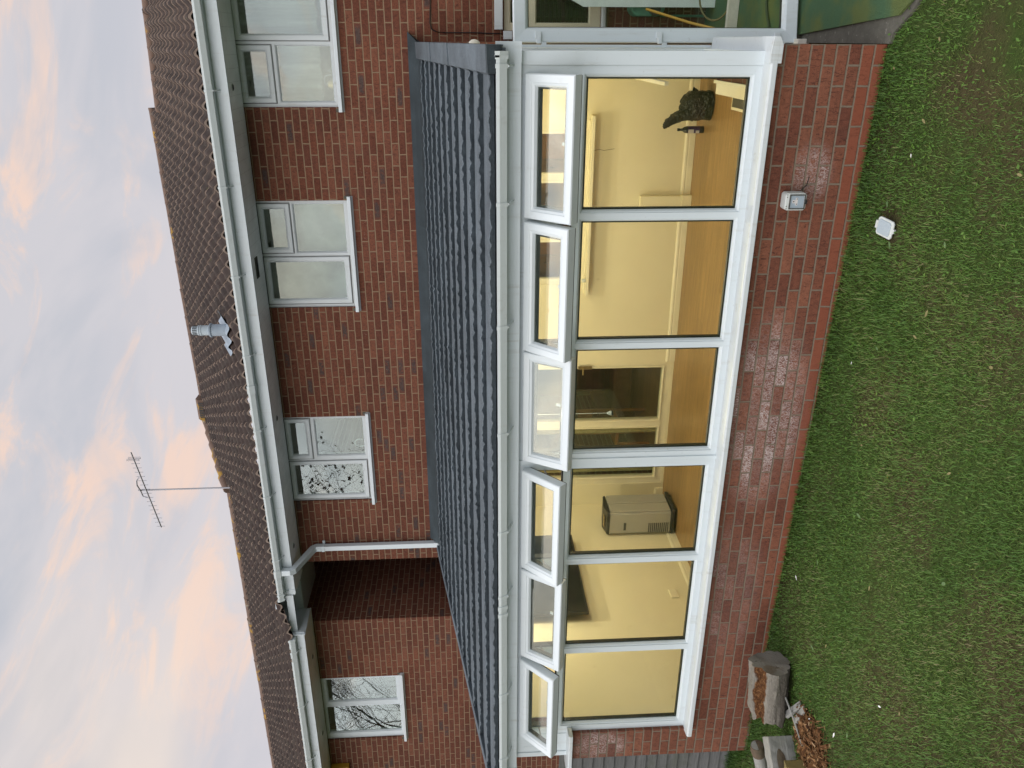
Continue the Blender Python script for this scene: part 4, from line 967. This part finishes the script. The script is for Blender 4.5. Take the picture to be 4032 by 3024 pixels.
film('torn_corner', (-.45, 3.12, FL+.15), [(-.04, .03, .035, -.02, 0), (.0, .035, .03, .0, 0), (.025, .03, .02, .025, 0), (.035, .010, .01, .05, 0)], 13)
bt = thing('bottle', 'dark bottle with pale and purple labels beside the black bin bag', 'bottle', loc=(-.80, 3.30, FL))
m = MB(); m.lathe([(.030, 0), (.034, .006), (.034, .17), (.028, .195), (.013, .215), (.012, .24), (.015, .242), (.015, .262), (.010, .263)], (-.80, 3.30, FL), 22); m.build('body', M['dark_plastic'], bt, smooth=True)
m = MB(); m.lathe([(.0346, .045), (.0346, .165)], (-.80, 3.30, FL), 22); m.build('label', M['label_purple'], bt, smooth=True)
m = MB(); m.box(-.83, -.795, 3.2635, 3.2655, FL+.105, FL+.160); m.box(-.83, -.805, 3.2635, 3.2655, FL+.05, FL+.085); m.build('label', M['label_white'], bt)
sh = thing('wall_shelf', 'cream painted shelf board fixed along the right wall of the conservatory', 'shelf', loc=(-.27, 2.4, .93))
m = MB(); m.box(-.292, -.262, 1.36, 3.54, .922, .955); m.build('board', M['cream_gloss'], sh, bevel=.004)
m = MB(); m.box(-.285, -.262, 2.3, 2.33, .82, .9215); m.box(-.285, -.262, 2.9, 2.93, .82, .9215); build_each(m, 'bracket', M['cream_gloss'], sh)
ht = thing('storage_heater', 'cream heater cabinet with slotted grille standing against the front right window', 'heater', loc=(-.31, 1.3, FL))
m = MB(); m.box(-.372, -.262, .60, 1.74, FL+.09, .450); m.build('cabinet', M['cream_gloss'], ht, bevel=.008)
m = MB(); m.box(-.543, -.373, 1.50, 2.43, FL, FL+.028); m.build('plinth', M['cream_gloss'], ht, bevel=.004)
m = MB(); m.box(-.518, -.43, 1.53, 2.40, FL+.0285, FL+.032); m.build('grille', M['grey_dark'], ht)
cd = thing('pull_cord', 'thin white pull cord with a small dark toggle hanging in the middle of the room', 'pull cord', loc=(-3.06, 1.5, 1.2))
m = MB(); m.tube([(-3.043, 1.5, 1.215), (-3.043, 1.5, 2.345)], .0022, 5); m.build('cord', M['upvc_new'], cd)
m = MB(); m.lathe([(.006, .045), (.014, .03), (.022, .012), (.020, .0)], (-3.043, 1.5, 1.175), 14); m.k = 1; m.lathe([(.0225, -.008), (.0225, .004)], (-3.043, 1.5, 1.175), 14); m.build('toggle', [M['socket_face'], M['dark_plastic']], cd, smooth=True)
# kitchen units seen through the inner window
kc = thing('kitchen_cupboard', 'orange brown wooden kitchen cupboards seen through the inner window', 'cupboard', loc=(-1.6, 4.4, 1.4))
m = MB(); m.box(-2.9, -.63, 4.36, 4.75, 1.25, 2.34); m.build('carcass', M['kitchen'], kc)
for q in range(4):
    x0 = -2.86 + q*.55; m = MB(); m.box(x0, x0+.53, 4.335, 4.359, 1.28, 2.3); m.box(x0+.06, x0+.47, 4.328, 4.3345, 1.36, 2.2); d_ = m.build('door', M['brass'] if q % 2 else M['kitchen'], kc, bevel=.006)
    m = MB(); m.tube([(x0+.45, 4.32, 1.40), (x0+.45, 4.31, 1.46), (x0+.45, 4.32, 1.52)], .006, 6); m.build('knob', M['brassy'], d_)
m = MB(); m.tube([(-1.032, 3.5655, 1.11), (-1.019, 3.5655, 1.05), (-1.03, 3.5655, 1.0), (-1.013, 3.5655, .89)], .0022, 5); tag(m.build('cable', M['grey_dark'], smooth=True), 'thin dark wire hanging down the cream wall from the inner window board', 'cable')
# living room behind the glazed doors
m = MB(); m.box(-5.84, -3.11, 3.93, 7.99, .0505, .058); tag(m.build('living_room_floor', M['floor']), kind='structure')
ch = thing('armchair', 'dim brown armchair standing behind the glazed doors', 'armchair', loc=(-4.35, 5.5, .06))
m = MB(); m.box(-4.80, -3.95, 5.15, 5.95, .16, .44); m.build('seat', M['sofa'], ch, bevel=.05)
m = MB(); m.box(-4.80, -3.95, 5.80, 6.05, .30, .98); m.build('backrest', M['sofa'], ch, bevel=.07)
for xa_ in (-4.96, -3.96): m = MB(); m.box(xa_, xa_+.17, 5.12, 6.0, .10, .62); m.build('armrest', M['sofa'], ch, bevel=.06)
wc = thing('wooden_chair', 'orange wooden chair standing behind the narrow glazed door panes', 'chair', loc=(-4.75, 4.55, .06))
m = MB(); m.box(-4.95, -4.55, 4.35, 4.75, .48, .52); m.build('seat', M['brass'], wc, bevel=.008)
for qx, qy in ((-4.93, 4.37), (-4.59, 4.37), (-4.93, 4.71), (-4.59, 4.71)): m = MB(); m.box(qx, qx+.035, qy, qy+.035, .06, 1.0 if qy > 4.5 else .48); m.build('leg', M['brass'], wc, bevel=.004)
m = MB(); m.box(-4.894, -4.591, 4.715, 4.74, .78, .98); m.build('backrest', M['brass'], wc, bevel=.006)
# curtains
def curtain(name, x0, x1, y, z0, z1, mt, label, per=.11, amp=.018, seed=0):
    m = MB(); rr = random.Random(seed); n = int((x1-x0)/.012)
    ph = [rr.uniform(-.4, .4) for _ in range(n+2)]
    pts = [(x0+(x1-x0)*k/n, y + amp*math.sin(2*math.pi*(x0+(x1-x0)*k/n)/per + 1.3*math.sin(k*.05+seed))) for k in range(n+1)]
    a = m.P(*[(x, yy, z0) for x, yy in pts]); b = m.P(*[(x, yy, z1) for x, yy in pts])
    for k in range(n): m.F(a+k, a+k+1, b+k+1, b+k)
    return tag(m.build(name, mt, smooth=True, angle=0), label, 'curtain')
curtain('net_curtain', -.60, 1.21, 3.83, 3.86, 4.63, M['net'], 'pale net curtain hanging in folds behind the wide upstairs window at the right end', .17, .05, 1)
curtain('curtain', -4.93, -4.62, 3.72, .10, 2.09, M['curtain'], 'olive curtain gathered behind the narrowest pane of the glazed doors', .07, .02, 3)
curtain('curtain', -4.45, -4.33, 3.80, .10, 2.09, M['curtain'], 'narrow tan curtain edge behind the middle pane of the glazed doors', .09, .02, 5)
tag(MB().box(-2.69, -1.55, 3.80, 3.804, 3.70, 4.62).build('roller_blind', M['blind']), 'pale roller blind with painted cloud reflection, lowered behind the frosted looking window left of the net curtain', 'blind')
tag(MB().lathe([(.02, 0), (.05, .02), (.058, .055), (.045, .09), (.02, .105)], (-.40, 3.765, 3.698), 18).build('brass_globe', M['brassy'], smooth=True), 'brass globe ornament on the sill of the net curtained window', 'ornament')
m = MB(); m.tube([(-.36+.05*math.cos(t), 3.77, 3.775+.055*math.sin(t)) for t in np.linspace(0, 6.28, 20)], .007, 6); m.lathe([(.03, 0), (.03, .01), (.006, .02)], (-.36, 3.77, 3.698), 14)
tag(m.build('ring_ornament', M['alu'], smooth=True), 'round wire ring ornament beside the brass globe on the window sill', 'ornament')
m = MB(); m.tube([(-.27+.022*math.cos(t), 3.775, 3.745+.028*math.sin(t)) for t in np.linspace(0, 6.28, 16)], .004, 5); m.tube([(-.27, 3.775, 3.775), (-.27, 3.775, 3.80)], .004, 5); m.lathe([(.02, 0), (.02, .012), (.005, .02)], (-.27, 3.775, 3.698), 12)
tag(m.build('wire_candle_holder', M['alu'], smooth=True), 'small looped wire candle holder on the sill right of the ornaments', 'candle holder')
m = MB(); m.tube([(-4.47+.05*math.cos(t), 3.765, 3.78+.06*math.sin(t)) for t in np.linspace(-.6, 3.9, 18)], .006, 6); m.lathe([(.035, 0), (.03, .01), (.006, .03)], (-4.47, 3.765, 3.70), 14)
tag(m.build('swan_ornament', M['upvc_new'], smooth=True), 'white curved swan ornament behind the clear pane beside the downpipe end window', 'ornament')

# ------------------------------------------------------------------ wall socket, its lid, cable
so = thing('outdoor_socket', 'grey weatherproof socket box on the low brick wall, its lid missing', 'socket', loc=(-.88, 0, .44))
m = MB(); m.prism(rbox(-.930, -.826, .379, .509, .012), -.078, -.001, 'y'); m.build('box', M['socket'], so, bevel=.005)
m = MB(); m.loop(-.922, -.834, .388, .486, [(0, -.0785), (0, -.086), (.005, -.086), (.005, -.0785)]); m.build('rim', M['grey_dark'], so)
m = MB(); m.box(-.914, -.842, -.0800, -.0785, .396, .478); m.build('socket_face', M['socket_face'], so)
m = MB(); m.box(-.886, -.866, -.0815, -.0803, .448, .466); m.box(-.899, -.853, -.0815, -.0803, .434, .447); m.k = 1; m.box(-.879, -.873, -.0822, -.0817, .455, .463); m.box(-.895, -.888, -.0822, -.0817, .438, .442); m.box(-.864, -.857, -.0822, -.0817, .438, .442); m.build('pin_shutter', [M['label_white'], M['black']], so)
m = MB(); m.box(-.890, -.866, -.092, -.0785, .379, .394); m.build('latch', M['dark_plastic'], so, bevel=.002)
for a, b in ((-.920, .500), (-.836, .500), (-.905, .500), (-.850, .500)): m = MB(); m.lathe([(.003, -.002), (.003, 0)], (a, -.078, b), 10, 'y'); m.build('screw', M['grey_dark'], so)
ld = thing('socket_lid', 'pale grey plastic socket lid lying loose on the grass', 'socket lid', loc=(-.945, -.50, .058))
Tl = Matrix.Translation((-.945, -.502, float(ground_z(-.945, -.5))+.030)) @ Matrix.Rotation(R(-8), 4, 'Z') @ Matrix.Rotation(R(14), 4, 'X')
m = MB(Tl); m.prism(rbox(-.052, .052, -.066, .058, .012), 0, .012, 'z'); m.build('cover', M['socket'], ld, bevel=.004)
m = MB(Tl); m.prism(rbox(-.040, .040, -.050, .046, .010), .0122, .017, 'z'); m.build('raised_panel', M['pipe'], ld, bevel=.002)
m = MB(Tl); m.box(-.022, .022, .058, .072, .002, .010); m.box(-.012, .012, -.074, -.062, -.004, .008); m.build('hinge_lug', M['socket'], ld)
m = MB(); m.tube([(.60, 3.636, 2.735), (.36, 3.636, 2.740), (.16, 3.636, 2.748), (.11, 3.636, 2.735), (.085, 3.636, 2.69), (.078, 3.636, 2.60), (.079, 3.636, 2.35), (.07, 3.636, 2.05)], .0055, 6)
tag(m.build('cable', M['cable'], smooth=True), 'thin black cable running down the brickwork above the garden door', 'cable')
m = MB(); m.tube([(-.83, -.003, .45), (-.826, -.012, .40), (-.79, -.004, .36), (-.74, -.004, .352)], .0025, 5); tag(m.build('cable', M['cable'], smooth=True), 'short wisp of dark cable beside the socket box on the low wall', 'cable')

# ------------------------------------------------------------------ log, timbers, chips
gl = lambda x, y: float(ground_z(x, y))
def make_log():
    c = Vector((-4.385, -.47, gl(-4.4, -.45)+.135)); rz = R(10)
    T = Matrix.Rotation(rz, 4, 'Z'); ln = .215; m = MB(T); n = 56; rr = np.random.default_rng(5); rings = []
    pr = rr.normal(0, 1, (7, 2))
    for k, x in enumerate(np.linspace(-ln, ln, 26)):
        i0 = len(m.v)
        for q in range(n):
            a = 2*math.pi*q/n; r = .150 + .010*math.sin(2*a+.6) + .007*math.sin(3*a+1.9) + .004*math.sin(7*a+x*5) + .0045*math.sin(13*a+2+x*3) + .004*math.sin(x*16+a*2) + .0025*math.sin(23*a+4*math.sin(x*9)) - .010*abs(math.sin(5*a+2.3+x*1.5))**6 + float(rr.normal(0, .0016))
            ga = (a - .93); r -= .045*math.exp(-(ga/.30)**2)*(1 + .25*math.sin(x*31+a*9)); r -= .012*math.exp(-((a-1.55)/.05)**2)
            if x < -.14: r *= 1 - .10*((-.14-x)/.075)**2*(1+.6*math.sin(5*a))
            jag = .035*math.sin(5*a+1)*math.cos(2*a) if k == 0 else (.006*math.sin(4*a) if k == 25 else 0)
            m.v.append(tuple(T @ Vector((x + jag, -r*math.cos(a), r*math.sin(a)))))
        rings.append(i0)
    for a, b in zip(rings[:-1], rings[1:]):
        for q in range(n): m.F(a+q, a+(q+1) % n, b+(q+1) % n, b+q)
    m.k = 1
    cidx = m.P((ln-.006, 0, 0)); mid = len(m.v)
    for q in range(n):
        p = Vector(m.v[rings[-1]+q]); m.v.append(tuple((T @ Vector((ln-.002, 0, 0))).lerp(p, .5)))
    for q in range(n): m.F(rings[-1]+q, rings[-1]+(q+1) % n, mid+(q+1) % n, mid+q); m.F(mid+q, mid+(q+1) % n, cidx)
    c2 = m.P((-ln, 0, 0))
    for q in range(n): m.F(c2, rings[0]+(q+1) % n, rings[0]+q)
    # unrotate so that the object's own x is the log's axis
    Ti = T.inverted(); m.v = [tuple(Ti @ Vector(v)) for v in m.v]
    o = m.build('log', [M['log'], M['endgrain']], smooth=True, angle=50); o.location = c; o.rotation_euler = (R(-6), R(-2), rz)
    return tag(o, 'big split grey log with a rotten orange brown groove lying against the brick wall', 'log')
make_log()
def beam(name, x0, x1, y0, y1, z0, z1, rot, mats, label, cat, knot=False, seed=1):
    T = Matrix.Rotation(R(rot), 4, 'Z'); c = Vector(((x0+x1)/2, (y0+y1)/2, (z0+z1)/2)); m = MB(); hx, hy, hz = (x1-x0)/2, (y1-y0)/2, (z1-z0)/2
    rr = random.Random(seed); n = 14; rings = []
    prof = [(-hy, -hz), (-hy*1.02, -hz*.3), (-hy*.97, hz*.35), (-hy*.93, hz), (-hy*.2, hz*1.04), (hy, hz*.95), (hy, -hz)]
    for k in range(n+1):
        x = -hx + 2*hx*k/n; rings.append(m.P(*[(x, a+rr.uniform(-.0035, .0035), b+rr.uniform(-.0035, .0035)) for a, b in prof]))
    for a, b in zip(rings[:-1], rings[1:]):
        for q in range(7): m.F(a+q, a+(q+1) % 7, b+(q+1) % 7, b+q)
    m.F(*range(rings[0], rings[0]+7)); m.F(*range(rings[-1], rings[-1]+7))
    if knot:
        m.k = 1; cx, cz = knot; i = m.P((cx, -hy*1.09, cz))
        ring = [m.P((cx+.085*math.cos(t)*(1+.12*math.sin(3*t)), -hy*1.03, cz+.032*math.sin(t))) for t in np.linspace(0, 2*math.pi, 19)[:-1]]
        for a, b in zip(ring, ring[1:]+ring[:1]): m.F(i, a, b)
    o = m.build(name, mats); o.location = c; o.rotation_euler = (0, 0, R(rot)); return tag(o, label, cat)
beam('timber_block', -5.184, -4.584, -0.935, -0.786, .13, .325, 48, [M['timber'], M['bark']], 'squared pale grey timber block with an oval bark knot on its face', 'timber', (.13, .03), 2)
beam('timber_block', -4.86, -4.575, -1.06, -.95, .165, .312, 4, [M['mossywood']], 'yellow mossy timber offcut at the left edge in front of the knotted block', 'timber', False, 3)
o = MB(); o.tube([(0, 0, 0), (-.05, 0, -.012), (-.10, .004, -.03), (-.45, .03, -.13)], [.045, .052, .050, .046], 14)
o = o.build('branch_log', M['timber'], smooth=True, angle=60); o.location = (-4.97, -.46, .285); tag(o, 'small round grey branch log leaning behind the knotted timber block', 'log')
o = MB(); o.tube([(0, 0, 0), (-.052, .0, -.013), (-.095, .003, -.028)], [.049, .056, .054], 14); q_ = o.build('bark_sleeve', M['bark'], bpy.data.objects['branch_log'], smooth=True); q_.matrix_parent_inverse = Matrix.Identity(4)
for k, (x, y, rz, l_, lab) in enumerate(((-4.39, -.675, -28, .125, 'flat grey strip of bark lying in the grass beside the big log'), (-4.34, -.773, -18, .09, 'second thinner strip of grey bark lying between the log and the wood chips'))):
    m = MB(); m.prism([(-.028, 0), (.028, .004), (.024, .016), (-.020, .020)], -l_, l_, 'x'); o = m.build('bark_strip', M['timber'], bevel=.003); o.location = (x, y, gl(x, y)+.018); o.rotation_euler = (R(-8), R(6), R(rz)); tag(o, lab, 'bark')
m = MB(); m.tube([(-4.345, -.60, .205), (-4.40, -.72, .192), (-4.485, -.905, .182)], [.006, .0075, .006], 7); tag(m.build('stick', M['timber'], smooth=True), 'thin straight pale stick leaning from the log onto the wood chips', 'stick')
def chips():
    n = 2600; V = []; Fc = []; tone = []; rr = np.random.default_rng(12)
    for k in range(n):
        if k % 3: x, y = rr.normal(-4.40, .085), rr.normal(-.99, .115)
        else: x, y = rr.normal(-4.68, .12), rr.normal(-1.06, .09)
        d = ((x+4.40)/.17)**2 + ((y+.98)/.22)**2
        z = gl(x, y) + .008 + .035*math.exp(-d*.6)*rr.uniform(.3, 1); a = rr.uniform(0, 3.14); l_ = rr.gamma(2.2, .008)+.004; w_ = l_*rr.uniform(.12, .4); t = rr.normal(0, .35)
        u = Vector((math.cos(a)*math.cos(t), math.sin(a)*math.cos(t), math.sin(t)))*l_; v = Vector((-math.sin(a), math.cos(a), rr.normal(0, .4))).normalized()*w_; h = Vector((0, 0, 1)).cross(u).normalized().cross(u).normalized()*-.003
        c = Vector((x, y, z)); i = len(V); V += [tuple(c-u-v*.6), tuple(c+u-v), tuple(c+u*.9+v), tuple(c-u+v*.7), tuple(c-u*.7+h), tuple(c+u*.7+h)]
        for f in ((0, 1, 5, 4), (1, 2, 5), (2, 3, 4, 5), (3, 0, 4)): Fc.append(tuple(i+q for q in f)); tone.append(float(np.clip(rr.normal(.45, .25), 0, 1)))
    me = bpy.data.meshes.new('wood_chips'); me.from_pydata(V, [], Fc); at = me.attributes.new('tone', 'FLOAT', 'FACE'); at.data.foreach_set('value', tone); me.materials.append(M['chip'])
    o = bpy.data.objects.new('wood_chips', me); C.objects.link(o); tag(o, 'heap of brown rotten wood chips spilled on the lawn in front of the log', 'wood chips', kind='stuff')
chips()
rr = random.Random(21)
def leaf(x, y, s, mt, label, cat, grp, name):
    m = MB(); a = rr.uniform(0, 6.28); c_, s_ = math.cos(a), math.sin(a); pts = [(-1, 0, 0), (-.35, -.38, .12), (.45, -.36, .1), (1, 0, .25), (.45, .36, .14), (-.35, .38, .06)]
    i = m.P(*[(s*(p*c_-q*s_), s*(p*s_+q*c_), s*h) for p, q, h in pts]); k = m.P((0, 0, s*.02))
    for q in range(6): m.F(k, i+q, i+(q+1) % 6)
    o = m.build(name, mt); o.location = (x, y, gl(x, y)+.034); return tag(o, label, cat, grp)
for x, y, s in ((-.361, -.643, .020), (-.12, -.201, .016), (.028, -.60, .018), (-1.258, -1.089, .022), (-1.403, -1.041, .017), (-1.32, -1.66, .018), (-2.2, -.75, .016), (-2.9, -1.2, .018), (-3.6, -.9, .016), (-.5, -1.5, .017), (-3.3, -1.75, .017), (-1.9, -1.6, .016)):
    leaf(x, y, s, M['leafdead'], 'small pale dead leaf lying in the lawn grass', 'leaf', 'dead leaves scattered on the lawn', 'fallen_leaf')
for x, y, s in ((-.82, -.47, .024), (-1.024, -.60, .026), (-.55, -.30, .022), (-2.6, -.9, .024), (-3.75, -.75, .024), (-3.2, -.55, .022), (-3.9, -1.35, .024), (-1.6, -.7, .02), (-2.4, -1.8, .024), (-.9, -1.1, .02)):
    leaf(x, y, s, M['leafg'], 'broad pale green weed leaf flat in the lawn grass', 'leaf', 'broad weed leaves in the lawn', 'weed_leaf')
for x, y, s in ((-.54, -.599, .012), (-3.432, -1.572, .014), (-4.037, -1.22, .020), (-3.506, -.313, .020), (-1.797, -.435, .012), (-4.221, -.917, .012)):
    leaf(x, y, s, M['scrap'], 'tiny white scrap or feather lying in the lawn grass', 'scrap', 'white scraps on the lawn', 'white_scrap')

# ------------------------------------------------------------------ raised patio on the right and what stands there
edge = [(.055, 3.64), (.058, 1.23), (.086, .82), (.125, .25), (.149, -.13), (.222, -.255), (.85, -1.05), (4.5, -1.3), (4.5, 3.64)]
m = MB(); m.prism(edge, .028, .044, 'z'); tag(m.build('artificial_turf', M['turf']), kind='structure')
m = MB(); m.prism([(.004, 3.63), (.004, -.05), (.06, -.075), (.10, -.14), (.165, -.235), (.30, -.36), (.9, -1.0), (4.48, -1.25), (4.48, 3.63)], -.3, .024, 'z'); tag(m.build('patio_slab', M['concrete']), kind='structure')
m = MB(); m.box(.10, 1.2, 2.62, 2.66, .046, .142); tag(m.build('plank', M['whitewood'], bevel=.004), 'white painted plank on edge on the green turf behind the garden door', 'plank')
m = MB(); i = m.P(*[(x, y, z) for y in (3.34, 3.365) for x, z in ((.302, .046), (1.2, .046), (1.2, 3.0*.0+2.0), (.62, 1.93), (.302, 1.296))])
n = 5
for k in range(n): m.F(i+k, i+(k+1) % n, i+n+(k+1) % n, i+n+k)
m.F(*range(i, i+n)); m.F(*range(i+n, i+2*n)); tag(m.build('leaning_board', M['white_board']), 'pale mint white board standing upright behind the garden door glass', 'board')
hr = thing('hose_reel', 'mint green plastic hose reel box fixed to the brick wall behind the garden door', 'hose reel', loc=(.45, 3.5, .75))
m = MB(); m.prism(rbox(.225, .60, .50, .83, .05), 3.42, 3.643, 'y'); m.build('case', M['green'], hr, bevel=.02)
m = MB(); m.lathe([(.05, -.03), (.055, 0), (.055, .02)], (.285, 3.415, .60), 20, 'y'); m.build('hub', M['grey_dark'], hr)
m = MB(); m.tube([(.235, 3.62, .50), (.235, 3.62, .05)], .012, 8); m.build('pipe', M['green'], hr)
m = MB(); m.tube([(.066, 2.56, .05), (.16, 2.85, .40), (.285, 3.33, .70)], .012, 8); tag(m.build('broom_handle', M['yellow'], smooth=True), 'yellow broom handle leaning behind the garden door glass', 'broom')
m = MB(); m.tube([(.16+.5*t, 1.85-.06*t+.10*math.sin(t*5), .056) for t in np.linspace(-.1, 1.6, 30)], .011, 7); tag(m.build('garden_hose', M['hose'], smooth=True), 'dark green garden hose lying across the artificial turf', 'hose')
m = MB(); m.tube([(.40+.22*math.cos(t), 2.9+.10*math.sin(t), .056+.12*(1+math.sin(t))) for t in np.linspace(0, 6.28, 30)], .009, 7); tag(m.build('hose_loop', M['mossywood'], smooth=True), 'loop of dull yellow hose behind the white plank on the patio', 'hose')
m = MB(); m.box(.02, .095, 3.52, 3.60, 1.955, 2.04) ; m.box(.107, 1.36, 3.56, 3.61, 2.045, 2.125); tag(m.build('awning_rail', M['upvc_old'], bevel=.004), 'white rail fixed over the kitchen window beside the garden door', 'rail')

# ------------------------------------------------------------------ garden behind the photographer, mirrored in the upstairs panes
def tree(name, base, height, label, leafy, seed, lm=None, r0=.05, lo=.35, kids=(14, 6, 5, 4)):
    rr = random.Random(seed); t = thing(name, label, 'tree', loc=base); b = Vector(base); m = MB(); lv = MB()
    def path(p, d, l_, r, wob, up, n):
        pts = [p.copy()]; q = p.copy(); d = d.copy()
        for k in range(n):
            d = (d + Vector((rr.uniform(-wob, wob), rr.uniform(-wob, wob), rr.uniform(-wob*.5, wob*.5)+up))).normalized(); q = q + d*l_/n; pts.append(q.copy())
        m.tube(pts, [max(r*(1-.75*k/n), .0022) for k in range(n+1)], 5 if r > .012 else 3, cap=False); return pts, d
    def grow(p, d, l_, r, dep):
        n = 7 if dep < 2 else 5; pts, dd3 = path(p, d, l_, r, .20, .05 if dep else .0, n)
        if dep >= 4:
            for k in range(leafy):
                c = pts[-1-k % 3] + Vector((rr.uniform(-.15, .15), rr.uniform(-.15, .15), rr.uniform(-.2, .1))); sz = rr.uniform(.05, .085); u = Vector((rr.uniform(-1, 1), rr.uniform(-1, 1), rr.uniform(-1, 1))).normalized(); v = u.orthogonal().normalized()
                i = lv.P(*[c + (u*math.cos(a) + v*math.sin(a))*sz*(1 if j % 2 else .45) for j, a in enumerate(np.linspace(0, 2*math.pi, 11)[:-1])]); lv.F(*range(i, i+10))
            return
        for k in range(kids[dep]):
            f = rr.uniform(lo if dep == 0 else .15, 1.0); a = f*n; i0 = min(int(a), n-1); at = pts[i0].lerp(pts[i0+1], a-i0)
            an = rr.uniform(0, 6.28); side = Vector((math.cos(an), math.sin(an), rr.uniform(-.1, .55)))
            base_d = Vector((0, 0, 1)) if dep == 0 else dd3
            nd = (base_d*.55 + side*.9).normalized(); grow(at, nd, l_*rr.uniform(.38, .60), r*(1-.7*f)*rr.uniform(.45, .62), dep+1)
    grow(b, Vector((0, 0, 1)), height, r0, 0)
    m.build('trunk', M['twig'], t, smooth=True, angle=0)
    if leafy: lv.build('crown', lm, t)
    return t
tree('bare_tree', (-18.2, -5.6, .3), 9.0, 'tall bare tree reflected in the window of the left house', 0, 3, None, .06, .25, (22, 9, 6, 4))
tree('maple_tree', (-13.0, -7.3, .2), 8.6, 'thin tree with a few dark leaves reflected in the window beside the downpipe', 1, 7, M['dark_leaf'], .06, .40)
